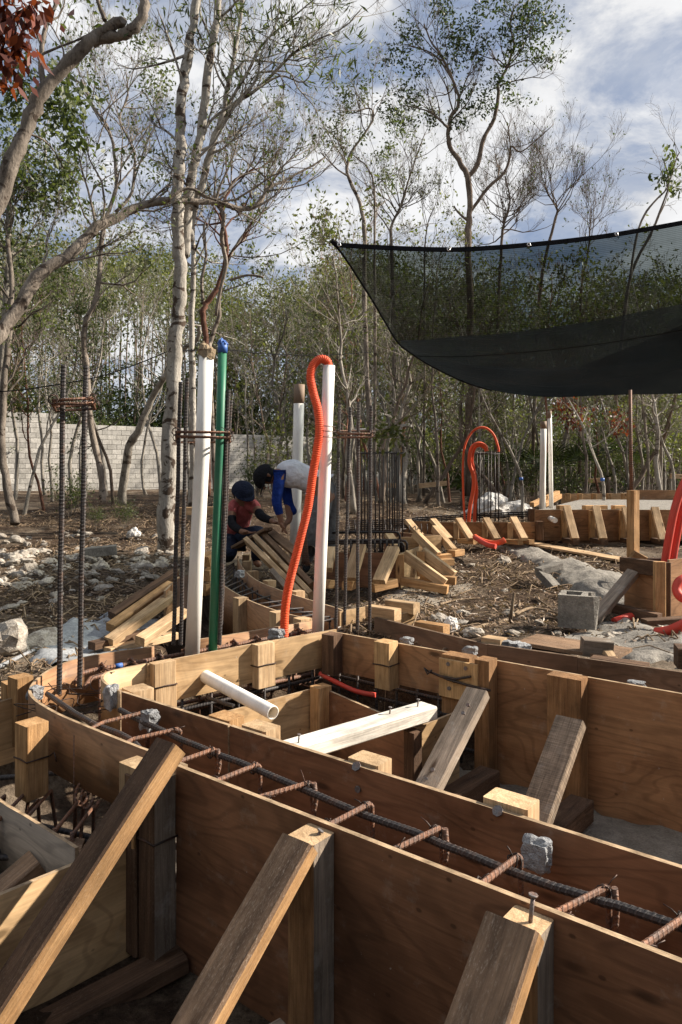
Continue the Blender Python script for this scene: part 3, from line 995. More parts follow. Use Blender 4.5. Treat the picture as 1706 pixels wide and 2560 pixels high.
def rough_block(c, size, seed, rz=0.0):
    """broken mortar lump: a subdivided, noise-displaced box"""
    bm = bmesh.new()
    bmesh.ops.create_cube(bm, size=1.0)
    bmesh.ops.subdivide_edges(bm, edges=bm.edges[:], cuts=5, use_grid_fill=True)
    o = Vector((seed * 3.1, seed * 1.7, 0))
    cs, sn_ = math.cos(rz), math.sin(rz)
    for v in bm.verts:
        n = v.co.normalized()
        v.co = v.co.lerp(n * .55, .25)
        k = mnoise.noise(v.co * 2.2 + o) * .22 + mnoise.noise(v.co * 6 + o) * .11
        v.co += n * k
        x, y, z = v.co.x * size[0], v.co.y * size[1], v.co.z * size[2]
        v.co = Vector((x * cs - y * sn_, x * sn_ + y * cs, z)) + Vector(c)
    mb = MB()
    bm.verts.index_update()
    mb.add([v.co for v in bm.verts], [[v.index for v in f.verts] for f in bm.faces])
    bm.free()
    return mb


SP = [((1292, 2170), .56, 1.745, (.066, .046, .074), 'grey mortar spacer in the front trench near the third brace'),
      ((375, 1800), .56, None, (.058, .05, .068), 'grey mortar spacer hung between bar and inner form near the rounded end'),
      ((277, 1742), .57, None, (.055, .045, .095), 'whitish mortar spacer at the tight inner corner'),
      ((90, 1732), .58, None, (.05, .05, .05), 'small white mortar lump on the far left rim of the curved form'),
      ((1176, 1629), .6, None, (.06, .045, .05), 'grey mortar spacer behind the bolted plate'),
      ((1018, 1602), .59, None, (.06, .045, .035), 'grey mortar spacer behind the wired block of the back form'),
      ((1592, 1713), .585, None, (.075, .05, .035), 'low mortar spacer in the back trench at the right edge'),
      ((690, 1585), .60, None, (.09, .05, .05), 'mortar lump beside the foot of the orange hose'),
      ((600, 1435), .60, None, (.07, .06, .06), 'mortar spacer in the distant curved trench')]
for k, ((px, py), z, v, sz, lb) in enumerate(SP):
    c = Pz(px, py, z)
    if k == 0:
        c = UV(c.dot(U), 1.742, .545)
    solo('mortar_spacer', rough_block(c, sz, k + 2, -.68), M['spacer'], lb, 'spacer', c)

# bars in the left arm and in the rounded end
lc_ = thing('rebar_cage', 'rusty tied bars lying in the left arm of the trench and its rounded end', 'rebar cage', P(330, 1690, 3.4))
armA, armB = Vector((-1.15, 3.47, 0)), Vector((-.13, 4.36, 0))
dA = (armB - armA).normalized()
nA = Vector((-dA.y, dA.x, 0))
for off, z, r in ((.05, .555, .0105), (-.06, .555, .0105), (.05, .3, .0105), (-.06, .3, .0105)):
    q0, q1 = armA + nA * off + Vector((0, 0, z)), armB + nA * off + Vector((0, 0, z))
    pre = [q0 + Vector((-.02, -.16, -.01)), q0 + Vector((-.03, -.05, 0))] if z > .5 else []
    part('bar', rebar(MB(), pre + [q0, q0.lerp(q1, .5), q1], r, ribs=z > .5), M['rust'], lc_)
for k in range(9):
    c = armA.lerp(armB, .04 + k * .11)
    mb = MB()
    w = .085
    ring_ = [c + nA * w + Vector((0, 0, .56)), c - nA * w + Vector((0, 0, .56)), c - nA * w + Vector((0, 0, .26)), c + nA * w + Vector((0, 0, .26)), c + nA * w + Vector((0, 0, .57))]
    rebar(mb, ring_, .0065, ribs=False)
    rebar(mb, [ring_[0], ring_[0] + Vector((0, 0, .02)) - nA * .03, ring_[0] - nA * .07 + Vector((0, 0, .005))], .0065, ribs=False)
    st = part('stirrup', mb, M['rust'], lc_)
    mt = MB()
    for s_ in (.05, -.06):
        tie(mt, c + nA * s_ + Vector((0, 0, .555)), .018, n=4)
    part('tie_wire', mt, M['wire'], st)
for k in range(12):
    a = Vector((random.uniform(-1.25, -1.0), random.uniform(2.95, 3.35), random.uniform(.5, .585)))
    mb = MB().tube(catmull([a + Vector((random.uniform(-.09, .09), random.uniform(-.09, .09), random.uniform(-.02, .03))) for _ in range(4)], 5), .002, 4)
    part('tie_wire', mb, M['wire'], lc_)
for t_, o_ in ((.10, .05), (.06, -.06), (.40, .05)):
    a = armA.lerp(armB, t_) + nA * o_ + Vector((0, 0, .555))
    part('tape_band', MB().tube([a - dA * .018, a + dA * .018], .0118, 10), M['blue'], lc_)


# ---------------------------------------------------------------- column bars standing in the trench
def column(label, bars, ring, r, ring_r=.007, mat='rebar', rings=1, ribs=True):
    """bars: (bottom point, top point); ring: list of corner points"""
    t = thing('rebar_column', label, 'rebar', bars[0][0])
    for a, b in bars:
        k = 8
        pts = [a.lerp(b, i / k) + Vector((math.sin(i * 1.7) * .0015, 0, 0)) for i in range(k + 1)]
        part('bar', rebar(MB(), pts, r, ribs=ribs), M[mat], t)
    mb = MB()
    for j in range(2 if rings == 1 else rings):
        dz = Vector((0, 0, -.022 * j))
        mb.tube([p + dz + Vector((0, 0, random.uniform(-.006, .006))) for p in ring + ring[:1]], ring_r, 7)
    rr = part('stirrup', mb, M['rust'], t)
    mt = MB()
    for p in ring:
        tie(mt, p, .02, n=4)
    part('tie_wire', mt, M['wire'], rr)
    return t


def zring(pts, px_y, d0):
    return [P(a, b, d) for a, b, d in pts]


column('two thick ribbed bars rising from the rounded left end of the trench',
       [(P(148, 1735, 3.2), P(159, 912, 3.2)), (P(199, 1720, 3.28), P(215, 914, 3.28))],
       [P(133, 998, 3.15), P(232, 996, 3.22), P(238, 1012, 3.42), P(140, 1016, 3.38)], .0118)
column('ribbed bars around the white and green pipes, tied by a rusty ring',
       [(P(434, 1612, 3.70), P(452, 955, 3.70)), (P(452, 1612, 3.86), P(468, 945, 3.86)), (P(549, 1612, 3.72), P(571, 974, 3.72)), (P(553, 1560, 3.95), P(577, 1000, 3.95))],
       [P(441, 1079, 3.64), P(573, 1083, 3.64), P(576, 1096, 3.94), P(442, 1094, 3.90)], .0105)
column('four tall ribbed bars behind the back corner of the plywood pit',
       [(P(840, 1568, 4.42), P(849, 1012, 4.42)), (P(861, 1562, 4.62), P(876, 1018, 4.62)), (P(894, 1574, 4.35), P(897, 1005, 4.35)), (P(924, 1575, 4.42), P(928, 1014, 4.42))],
       [P(845, 1083, 4.36), P(931, 1084, 4.30), P(931, 1075, 4.62), P(850, 1076, 4.66)], .0098)


# ---------------------------------------------------------------- upright pipes
def pipe_up(name, label, a, b, r, mat, extra=None):
    t = thing(name, label, 'pipe', a)
    part('pipe', MB().tube([a, a.lerp(b, .33), a.lerp(b, .66) + Vector((.002, 0, 0)), b], r, 28), M[mat], t)
    if extra:
        extra(t, a, b)
    return t


def rag_top(t, a, b):
    mb = MB()
    rnd = random.Random(3)
    ring = []
    for j, (rr, z) in enumerate(((.040, -.03), (.044, 0.0), (.043, .012), (.030, .030), (.012, .042))):
        for i in range(14):
            an = 2 * math.pi * i / 14
            k = rr * rnd.uniform(.85, 1.18)
            ring.append(b + Vector((math.cos(an) * k, math.sin(an) * k, z + rnd.uniform(-.009, .009) + math.cos(an) * -.008)))
    fs = [[j * 14 + i, j * 14 + (i + 1) % 14, j * 14 + 14 + (i + 1) % 14, j * 14 + 14 + i] for j in range(4) for i in range(14)]
    fs.append([56 + i for i in range(14)])
    mb.add(ring, fs)
    part('rag', mb, M['rag'], t)


def blue_top(t, a, b):
    part('cap', MB().tube([b - Vector((0, 0, .045)), b + Vector((0, 0, .004))], .0245, 16), M['blue'], t)
    mb = MB()
    for k in range(7):
        an = k * .9
        mb.tube([b, b + Vector((math.cos(an) * .014, math.sin(an) * .014, .012 + .006 * (k % 3))), b + Vector((math.cos(an) * .026, math.sin(an) * .026, -.004))], .006, 5)
    part('tape_knot', mb, M['blue'], t)


def tape_top(t, a, b):
    d = (b - a).normalized()
    part('tape', MB().tube([b - d * .20, b - d * .10, b + d * .003], [.0572, .058, .0575], 20), M['tape'], t)


pipe_up('upright_pipe', 'tall white pipe stuffed with a tan rag beside the green pipe', P(481, 1640, 3.80), P(517, 880, 3.80), .0375, 'pvc', rag_top)
pipe_up('upright_pipe', 'slim green pipe with blue tape on top', P(532, 1640, 3.73), P(557, 860, 3.71), .022, 'green', blue_top)
pipe_up('upright_pipe', 'white pipe with the orange corrugated hose bent into its top', P(794, 1600, 4.30), P(823, 914, 4.30), .0345, 'pvc')
pipe_up('upright_pipe', 'white pipe with brown taped top behind the stooping worker', P(736, 1420, 7.9), P(749, 962, 7.9), .0560, 'pvc', tape_top)

# corrugated hose
hpts = catmull([P(a, b, d) for a, b, d in ((709, 1610, 4.22), (711, 1586, 4.22), (713, 1522, 4.22), (723, 1459, 4.21), (739, 1395, 4.2), (755, 1331, 4.2), (771, 1264, 4.2), (782, 1188, 4.21),
                                          (793, 1124, 4.22), (799, 1077, 4.23), (795, 1025, 4.24), (783, 980, 4.25), (777, 940, 4.26), (784, 912, 4.27), (802, 898, 4.28), (819, 905, 4.29), (824, 935, 4.30))], 130)
out = [hpts[0]]
acc = 0.0
for a, b in zip(hpts[:-1], hpts[1:]):
    acc += (b - a).length
    if acc >= .0022:
        out.append(b)
        acc = 0.0
rad = [.0256 if (i % 4) in (0, 1) else .0220 for i in range(len(out))]
hs = thing('corrugated_hose', 'bright orange corrugated hose rising along the white pipe', 'hose', out[0])
part('hose', MB().tube(out, rad, 16, smooth_=False), M['orange'], hs)
mb = MB()
for dz in (0, .014, .03):
    c = P(812, 1066 + dz * 900, 4.27)
    mb.tube([c + Vector((math.cos(a) * .066, math.sin(a) * .05, math.sin(a * 2) * .003)) for a in np.linspace(0, 6.283, 15)], .0022, 4)
part('tie_wire', mb, M['wire'], hs)

# ---------------------------------------------------------------- low form and bars at the left edge
lf = thing('footing_formwork', 'low plywood footing form at the left edge under the long brace', 'formwork', (-.9, 2.1, 0))
part('panel', MB().ribbon([Vector((-1.12, 1.78, 0)), Vector((-.56, 2.39, 0))], 0.0, .355, .014), PLY_LIT, lf)
gp = catmull([Pz(a, b, .40) for a, b in ((-60, 1950), (0, 2004), (60, 2040), (120, 2078), (160, 2103), (188, 2121))], 3)
part('curved_panel', MB().ribbon(gp, .12, .40, .012), PLY_GREY, lf)
p = P(155, 2120, 2.33)
part('block', MB().beam(p - Vector((.06, -.01, .05)), p + Vector((.05, .03, -.06)), .09, .11), M['sawn'], lf)
part('brace', MB().beam(P(95, 2155, 2.30), P(-110, 2330, 2.15), .10, .05), M['sawn'], lf)
lp = thing('side_formwork', 'sunlit plywood end board at the left edge beside the rounded form', 'formwork', (-1.5, 3.2, .2))
part('panel', MB().ribbon([Pz(-70, 1772, .5), Pz(64, 1738, .5)], .22, .5, .014), PLY_LIT, lp)
part('stake', MB().beam(Pz(20, 1728, .5) + Vector((0, .05, -.3)), Pz(20, 1728, .5) + Vector((0, .05, .03)), .08, .08, N1), M['pine_or'], lp)

pc = thing('rebar_cage', 'dark tangle of bars in the pit below the rounded form', 'rebar cage', (-1.1, 2.4, .1))
for k in range(11):
    a = Vector((random.uniform(-1.75, -1.45), random.uniform(2.25, 2.85), random.uniform(.10, .32)))
    b = Vector((random.uniform(-.80, -.60), max(2.46, a.y + random.uniform(-.35, .15)), random.uniform(.08, .30)))
    part('bar', rebar(MB(), [a, a.lerp(b, .5) + Vector((0, 0, .02)), b], .0105, ribs=False), M['rebar'], pc)
for k in range(12):
    c = Vector((-1.62 + .075 * k, 2.58 - .005 * k + random.uniform(-.05, .05), 0))
    mb = MB()
    h, w = random.uniform(.28, .36), random.uniform(.10, .14)
    tl = random.uniform(-.05, .05)
    rebar(mb, [c + Vector((tl, -w, h)), c + Vector((tl, w, h)), c + Vector((0, w, .06)), c + Vector((0, -w, .06)), c + Vector((tl, -w, h + .01))], .007, ribs=False)
    part('stirrup', mb, M['rust'], pc)
for k in range(3):
    c = P(205 + 14 * k, 1985 + 6 * k, 2.62)
    mb = MB().tube([c + Vector((math.cos(a) * .022, math.sin(a) * .02, math.sin(a) * .035)) for a in np.linspace(0, 6.2, 12)], .006, 6)
    part('ring', mb, M['rust'], pc)
# bars crossing under the left arm, seen below the light strip
uc = thing('rebar_cage', 'dark bars crossing in the shade below the light strip and wired blocks', 'rebar cage', (-.3, 3.8, .1))
for k in range(7):
    a = armA.lerp(armB, .25 + k * .12) + Vector((.12, -.10, 0))
    part('bar', rebar(MB(), [a + Vector((0, 0, .05)), a + Vector((.004, 0, .42))], .0075, ribs=False), M['rebar'], uc)
for k in range(8):
    a = UV(-2.62 + k * .13, 3.24, 0)
    part('bar', rebar(MB(), [a + Vector((0, 0, .05)), a + Vector((0, .01, .40))], .0075, ribs=False), M['rebar'], uc)
for z in (.12, .27, .34):
    part('bar', rebar(MB(), [armA + Vector((.12, -.10, z)), armB + Vector((.12, -.10, z))], .0095, ribs=False), M['rebar'], uc)
    part('bar', rebar(MB(), [UV(-2.7, 3.25, z), UV(-1.7, 3.25, z)], .0095, ribs=False), M['rebar'], uc)
part('bar', rebar(MB(), [P(520, 1745, 3.55), P(585, 1765, 3.35)], .009), M['rebar'], uc)
rc = catmull([P(a, b, d) for a, b, d in ((800, 1684, 4.1), (840, 1705, 4.02), (890, 1728, 3.95), (940, 1738, 3.9))], 5)
solo('conduit', MB().tube(rc, .013, 10), M['red'], 'red conduit lying in the shade inside the pit corner', 'conduit', rc[0])

# ---------------------------------------------------------------- curved trench beyond the left arm
ct = thing('curved_formwork', 'curved plywood trench form sweeping back towards the workers', 'formwork', (-.6, 5.6, 0))
cin = catmull(pz6([(594, 1389), (595, 1400), (612, 1427), (643, 1452), (707, 1478), (781, 1502), (838, 1519), (862, 1528)]), 4)
cout = catmull(pz6([(535, 1430), (545, 1447), (557, 1463), (596, 1487), (634, 1506), (698, 1529), (777, 1549)]), 4)
part('curved_panel', MB().ribbon(cin, .30, .6, .012), PLY, ct)
part('curved_panel', MB().ribbon(cout, .20, .6, .012), PLY, ct)
for (px, py, z0, sx) in ((598, 1494, .22, .085), (690, 1529, .22, .085), (750, 1545, .4, .085)):
    c = Pz(px, py, .6)
    part('stake', MB().beam((c.x + .02, c.y - .06, z0), (c.x + .02, c.y - .06, .612), sx, .08, (.6, -.8, 0)), M['pine'], ct)
for (px, py) in ((622, 1432), (663, 1456), (733, 1483)):
    c = Pz(px, py, .6)
    part('stake', MB().beam((c.x + .03, c.y + .05, .3), (c.x + .03, c.y + .05, .61), .085, .08, (.6, -.8, 0)), M['pine'], ct)
for (px, py) in ((605, 1388), (606, 1404)):
    c = Pz(px, py, .6)
    part('stake', MB().beam((c.x + .05, c.y, .35), (c.x + .05, c.y, .605), .085, .08, (1, 0, 0)), M['pine'], ct)
cc = thing('rebar_cage', 'ladder of dark bars in the curved trench', 'rebar cage', (-.6, 5.6, .4))
mid = [(cin[int(t * (len(cin) - 1))] + cout[int(t * (len(cout) - 1))]) / 2 for t in np.linspace(0.05, .95, 14)]
for o_ in (-.07, .07):
    part('bar', rebar(MB(), [Vector((p.x + o_, p.y + o_ * .5, .54)) for p in mid], .009, ribs=False), M['rebar_far'], cc)
    part('bar', rebar(MB(), [Vector((p.x + o_, p.y + o_ * .5, .34)) for p in mid], .009, ribs=False), M['rebar_far'], cc)
for k, t in enumerate(np.linspace(0.04, .96, 17)):
    a, b = cin[int(t * (len(cin) - 1))], cout[int(t * (len(cout) - 1))]
    a, b = a.lerp(b, .18), b.lerp(a, .18)
    mb = rebar(MB(), [Vector((a.x, a.y, .555)), Vector((b.x, b.y, .555)), Vector((b.x, b.y, .32)), Vector((a.x, a.y, .32)), Vector((a.x, a.y, .56))], .0065, ribs=False)
    part('stirrup', mb, M['rebar_far'], cc)

# timbers leaning off the curved form (loose braces)
LB = [(617, 1352, 7.0, 768, 1500, 6.1, .05, 'pine', 'outermost of the leaning timbers beside the orange hose'),
      (640, 1345, 7.1, 780, 1490, 6.2, .05, 'pine', 'second leaning timber beside the orange hose, pale edge up'),
      (660, 1338, 7.2, 782, 1466, 6.4, .055, 'sawn', 'brown leaning timber crossing above the pale ones by the hose'),
      (676, 1330, 7.3, 745, 1385, 6.6, .085, 'sawn', 'short dark leaning timber right under the stooping worker hands'),
      (683, 1432, 6.3, 720, 1475, 6.0, .05, 'grey', 'short grey leaning timber low behind the curved form')]
for (a, b, d0, c_, e_, d1, w, mt, lb) in LB:
    p0, p1 = P(a, b, d0), P(c_, e_, d1)
    solo('leaning_timber', MB().beam(p0, p1, w * .9, .09 if w < .08 else .05, (-.3, -.5, .8)), M[mt], lb, 'timber', p0)

# braces on the left side of the curved form
lb_ = thing('curved_formwork', 'row of four slanting timbers propping a form on the grey concrete at left', 'formwork', Pg(330, 1600))
for k, (a, b, d0, c_, e_, d1, mt) in enumerate(((440, 1432, 5.95, 280, 1540, 5.35, 'dark'), (428, 1463, 5.6, 276, 1570, 5.0, 'pine_or'), (432, 1488, 5.3, 272, 1606, 4.7, 'pine'), (458, 1530, 4.9, 350, 1604, 4.5, 'pine'))):
    p0, p1 = P(a, b, d0), P(c_, e_, d1)
    part('brace', MB().beam(p0, p1, .07, .062, (.2, -.1, 1)), M[mt], lb_)
for k, (a, b) in enumerate(((300, 1612), (262, 1598))):
    p = P(a, b, 4.75)
    part('sleeper', MB().beam(p - Vector((.05, .1, .02)), p + Vector((.28, .32, -.01)), .08, .05), M['pine' if k == 0 else 'dark'], lb_)
part('panel', MB().ribbon([P(415, 1490, 5.2), P(450, 1440, 5.9)], .3, .66, .015), PLY, lb_)
for (a, b, c_, d_) in ((513, 1405, 533, 1390), (513, 1440, 532, 1432), (505, 1475, 530, 1470)):
    part('block', MB().beam(P(a, b, 6.0), P(c_, d_, 6.1), .09, .09), M['pine_or'], lb_)
part('board', MB().beam(P(465, 1545, 5.0), P(470, 1440, 5.5), .16, .018, (0, -1, 0)), M['dark'], lb_)


# ---------------------------------------------------------------- forms in the middle distance
def brace_px(parent, a, b, d0, c_, e_, d1, w=.09, h=.045, mt='pine', up=(0, 0, 1)):
    return part('brace', MB().beam(P(a, b, d0), P(c_, e_, d1), w, h, up), M[mt], parent)


def PM(a, b, d):
    return P(a, b, d * .85)


def brace_m(parent, a, b, d0, c_, e_, d1, w=.09, h=.045, mt='pine'):
    return brace_px(parent, a, b, d0 * .85, c_, e_, d1 * .85, w, h, mt)


m1 = thing('box_formwork', 'plywood box form with splayed braces and hooked bars, nearest in the clearing', 'formwork', PM(930, 1450, 7.6))
part('panel', MB().ribbon([PM(812, 1378, 7.7), PM(1000, 1384, 7.6)], .48, .785, .015), PLY_RED, m1)
part('panel', MB().ribbon([PM(1003, 1386, 7.6), PM(1050, 1380, 8.3)], .48, .78, .015), PLY_LIT, m1)
for q_ in ((900, 1364, 7.45, 876, 1448, 7.2), (984, 1371, 7.5, 948, 1455, 7.15), (826, 1372, 7.6, 815, 1425, 7.3)):
    brace_m(m1, *q_, .11, .05, 'pine')
brace_m(m1, 1010, 1386, 7.6, 1112, 1460, 7.45, .06, .09)
brace_m(m1, 1056, 1379, 8.1, 1135, 1440, 7.9, .06, .09)
brace_m(m1, 1066, 1395, 8.2, 1100, 1425, 8.0, .05, .07)
for (a, b, d0, c_, e_, d1) in ((1005, 1452, 7.55, 1120, 1474, 7.4), (1052, 1443, 7.9, 1140, 1452, 7.8), (930, 1470, 7.3, 988, 1456, 7.45), (868, 1465, 7.2, 885, 1458, 7.4), (812, 1460, 7.3, 832, 1460, 7.4)):
    part('sleeper', MB().beam(PM(a, b, d0), PM(c_, e_, d1), .09, .07), M['pine_or'], m1)
part('stake', MB().beam(PM(1000, 1455, 7.55), PM(1000, 1386, 7.55), .07, .07), M['pine_or'], m1)
part('stake', MB().beam(PM(1052, 1440, 8.05), PM(1052, 1378, 8.05), .07, .07), M['pine_or'], m1)
h1 = thing('rebar_cage', 'horizontal bars with bent hooks resting over the nearest box form', 'rebar cage', PM(930, 1351, 7.8))
for k, (y, d, hook) in enumerate(((1351, 7.7, 1018), (1350, 8.0, 1004), (1356, 7.85, 1010), (1330, 8.6, 1000))):
    pts = [PM(820, y + 2, d), PM(hook - 14, y, d), PM(hook - 4, y + 2, d), PM(hook, y + 9, d), PM(hook, y + 30, d)]
    part('bar', rebar(MB(), pts, .012, ribs=False), M['rebar_far'], h1)
for k in range(10):
    x = 862 + k * 15
    part('stirrup', rebar(MB(), [PM(x, 1350, 7.65), PM(x, 1385, 7.65), PM(x + 3, 1384, 8.0), PM(x + 3, 1350, 8.0), PM(x, 1349, 7.65)], .007, ribs=False), M['rebar_far'], h1)
c2 = thing('rebar_cage', 'mat of horizontal bars and stirrups lying between the second and third forms', 'rebar cage', P(950, 1310, 9.6))
for k in range(7):
    y, d = 1300 + k * 5.0, 10.4 - k * .26
    part('bar', rebar(MB(), [P(868, y + 3, d), P(1000, y - 1, d + .1), P(1075 - k * 12, y - 3, d + .2)], .010, ribs=False), M['rebar_far'], c2)
for k in range(14):
    x = 872 + k * 15
    part('stirrup', rebar(MB(), [P(x, 1300, 10.3), P(x + 2, 1318, 9.3), P(x + 2, 1338, 9.3), P(x, 1318, 10.3)], .006, ribs=False), M['rebar_far'], c2)

def PN(a, b, d):
    return P(a, b, d * .92)


def brace_n(parent, a, b, d0, c_, e_, d1, w=.09, h=.045, mt='pine'):
    return brace_px(parent, a, b, d0 * .92, c_, e_, d1 * .92, w, h, mt)


m2 = thing('box_formwork', 'second plywood box form with pale sunlit end behind the hooked bars', 'formwork', PN(1050, 1390, 8.8))
part('panel', MB().ribbon([PN(985, 1345, 8.9), PN(1046, 1340, 8.9)], .54, .77, .015), PLY_LIT, m2)
part('panel', MB().ribbon([PN(1048, 1341, 8.8), PN(1103, 1336, 8.9)], .54, .79, .015), PLY_LIT, m2)
part('panel', MB().ribbon([PN(960, 1332, 9.6), PN(1102, 1336, 8.92)], .54, .785, .015), PLY_RED, m2)
brace_n(m2, 1037, 1333, 8.7, 1095, 1390, 8.4, .06, .09)
brace_n(m2, 972, 1336, 8.8, 992, 1368, 8.5, .09, .05)
brace_n(m2, 1086, 1322, 9.3, 1136, 1380, 8.7, .065, .085)
for (a, b, d0, c_, e_, d1) in ((1092, 1396, 8.45, 1125, 1392, 8.5), (1085, 1408, 8.3, 1130, 1404, 8.4), (1128, 1384, 8.6, 1152, 1380, 8.8)):
    part('sleeper', MB().beam(PN(a, b, d0), PN(c_, e_, d1), .10, .07), M['pine_or'], m2)

m3 = thing('curved_formwork', 'long low curved plywood form with slanted pale props behind the boxes', 'formwork', P(1200, 1350, 9.6))
pts3 = [P(1010, 1314, 9.9), P(1103, 1309, 9.6), P(1150, 1306, 9.6), P(1214, 1305, 9.6), P(1300, 1305, 9.6), P(1338, 1305, 9.6), P(1356, 1305, 9.6)]
for a, b in zip(pts3[:-1], pts3[1:]):
    part('panel', MB().ribbon([a, b + (a - b) * .004], .60, .84, .015), PLY, m3)
for q_ in ((1020, 1302, 9.6, 1052, 1340, 9.3), (1082, 1300, 9.5, 1124, 1348, 9.2), (1146, 1298, 9.5, 1179, 1349, 9.2), (1215, 1297, 9.5, 1243, 1349, 9.2), (1283, 1295, 9.5, 1311, 1348, 9.2)):
    brace_px(m3, *q_, .095, .05)
for (a, b) in ((1150, 1352), (1200, 1354), (1262, 1353), (1290, 1352)):
    part('sleeper', MB().beam(P(a, b, 9.5), P(a + 40, b + 3, 9.2), .08, .06), M['pine_or'], m3)
for x in (1141, 1212, 1276):
    part('stake', MB().beam(P(x, 1348, 9.56), P(x, 1307, 9.56), .07, .06), M['pine'], m3)
part('stake', MB().beam(P(1349, 1350, 9.5), P(1349, 1303, 9.5), .10, .08), M['dark'], m3)
h3 = thing('rebar_cage', 'row of dark stirrups showing above the long low curved form', 'rebar cage', P(1200, 1290, 10.2))
for k in range(3):
    part('bar', rebar(MB(), [P(1030, 1296 + k * 4, 10.3), P(1200, 1284 + k * 5, 10.2), P(1322, 1280 + k * 5, 10.2)], .010, ribs=False), M['rebar_far'], h3)
for k in range(24):
    x = 1040 + k * 12
    y = 1293 - (k * .6)
    part('stirrup', rebar(MB(), [P(x, y, 10.1), P(x + 4, y - 2, 10.4), P(x + 4, y + 26, 10.4)], .006, ribs=False), M['rebar_far'], h3)

m4 = thing('slab_formwork', 'tall brown slab form at right with four leaning props and a pipe stub', 'formwork', P(1500, 1350, 9.6))
for a, b in ((1338, 1420), (1421, 1500), (1501, 1590), (1591, 1680), (1681, 1780)):
    part('panel', MB().ribbon([P(a, 1274, 9.6), P(b, 1275, 9.6)], .60, 1.0, .018), PLY, m4)
for q_ in ((1417, 1268, 9.5, 1438, 1348, 9.15), (1490, 1267, 9.5, 1508, 1348, 9.15), (1564, 1270, 9.5, 1583, 1350, 9.15), (1637, 1270, 9.5, 1658, 1351, 9.15)):
    brace_px(m4, *q_, .095, .05)
for x in (1410, 1480, 1556, 1632):
    part('stake', MB().beam(P(x, 1350, 9.55), P(x, 1276, 9.55), .06, .07), M['pine_or'], m4)
    part('sleeper', MB().beam(P(x + 2, 1350, 9.5), P(x + 32, 1356, 9.1), .08, .06), M['dark'], m4)
part('pipe_stub', MB().tube([P(1376, 1296, 9.6), P(1388, 1301, 9.35)], .034, 14), M['pvc'], m4)
part('stake', MB().beam(P(1330, 1310, 9.75), P(1330, 1272, 9.75), .10, .08), M['dark'], m4)
mb = MB()
sl_ = [P(1340, 1272, 9.75), P(1780, 1272, 9.75), P(1900, 1268, 13.6), P(1450, 1262, 13.4)]
for p in sl_:
    p.z = .985
mb.add([p for p in sl_] + [p - Vector((0, 0, .3)) for p in sl_], [[0, 1, 2, 3], [0, 4, 5, 1], [3, 2, 6, 7], [1, 5, 6, 2], [0, 3, 7, 4]])
solo('concrete_slab', mb, M['concrete'], 'pale fresh slab surface filling the brown slab form', 'slab', P(1500, 1350, 10.5))
m5 = thing('slab_formwork', 'far plywood edge form behind the pale slab', 'formwork', P(1500, 1260, 14))
part('panel', MB().ribbon([P(1404, 1240, 13.8), P(1580, 1234, 14.0)], .85, 1.08, .02), PLY_LIT, m5)
part('panel', MB().ribbon([P(1588, 1225, 13.4), P(1760, 1222, 13.2)], .85, 1.16, .02), PLY, m5)
for q_ in ((1395, 1232, 13.4, 1330, 1262, 12.5), (1400, 1240, 13.4, 1360, 1262, 12.6)):
    brace_px(m5, *q_, .08, .08, 'pine_or')
for x in (1420, 1450, 1485, 1522, 1560):
    part('stake', MB().beam(P(x, 1250, 13.7), P(x, 1234, 13.7), .11, .07), M['pine_or'], m5)
for k, x in enumerate((1395, 1460, 1488, 1533)):
    p = P(x, 1271, 9.95)
    solo('wood_block', MB().beam(p, p + Vector((.16, .05, 0)), .09, .08), M['pine_or'],
         ['offcut on the pale slab behind the twin white pipes', 'offcut on the pale slab left of the second prop', 'offcut on the pale slab just right of the second prop',
          'offcut on the pale slab right of the pale thin trunk'][k], 'offcut', p)

# twin white pipes and conduits at the slab
pipe_up('upright_pipe', 'thicker white pipe of the twin pair by the slab, brown tape on top', P(1356, 1290, 10.2), P(1359, 1054, 10.2), .041, 'pvc',
        lambda t, a, b: part('tape', MB().tube([b - Vector((0, 0, .10)), b + Vector((0, 0, .004))], .0425, 14), M['tape'], t))
pipe_up('upright_pipe', 'thinner white pipe of the twin pair by the slab', P(1379, 1285, 10.3), P(1374, 1028, 10.3), .029, 'pvc',
        lambda t, a, b: part('tape', MB().tube([b - Vector((0, 0, .10)), b + Vector((0, 0, .004))], .0305, 12), M['tape'], t))
CD = [([(1163, 1306), (1159, 1240), (1158, 1160), (1164, 1110), (1185, 1076), (1212, 1069), (1234, 1086), (1246, 1118), (1247, 1130)], .015, 'thin red conduit arching highest over the far bars'),
      ([(1172, 1308), (1176, 1265), (1184, 1222), (1184, 1190), (1174, 1155), (1180, 1120), (1197, 1109), (1212, 1115), (1217, 1128)], .027, 'thick red conduit curling over the far bars'),
      ([(1187, 1308), (1188, 1265), (1192, 1230), (1188, 1190), (1181, 1150), (1186, 1122), (1200, 1113), (1213, 1120)], .023, 'second thick red conduit tucked behind the first')]
for pts, r, lb in CD:
    w = catmull([P(a, b, 9.95 + (.05 if r == .023 else 0)) for a, b in pts], 7)
    solo('conduit', MB().tube(w, r, 12), M['orange'], lb, 'conduit', w[0])
w = catmull([P(a, b, d) for a, b, d in ((1188, 1342, 9.1), (1205, 1352, 8.8), (1228, 1358, 8.6), (1250, 1356, 8.5), (1262, 1350, 8.5))], 6)
solo('conduit', MB().tube(w, .034, 10), M['orange'], 'short red conduit lying on the soil by the pale plank', 'conduit', w[0])
for k, w_ in enumerate(([(1190, 1345, 9.0), (1220, 1362, 8.5), (1240, 1366, 8.4)],)):
    w = catmull([P(*q_) for q_ in w_], 6)
    solo('conduit', MB().tube(w, .03, 10), M['red'], 'darker red conduit lying beside the short one on the soil', 'conduit', w[0])


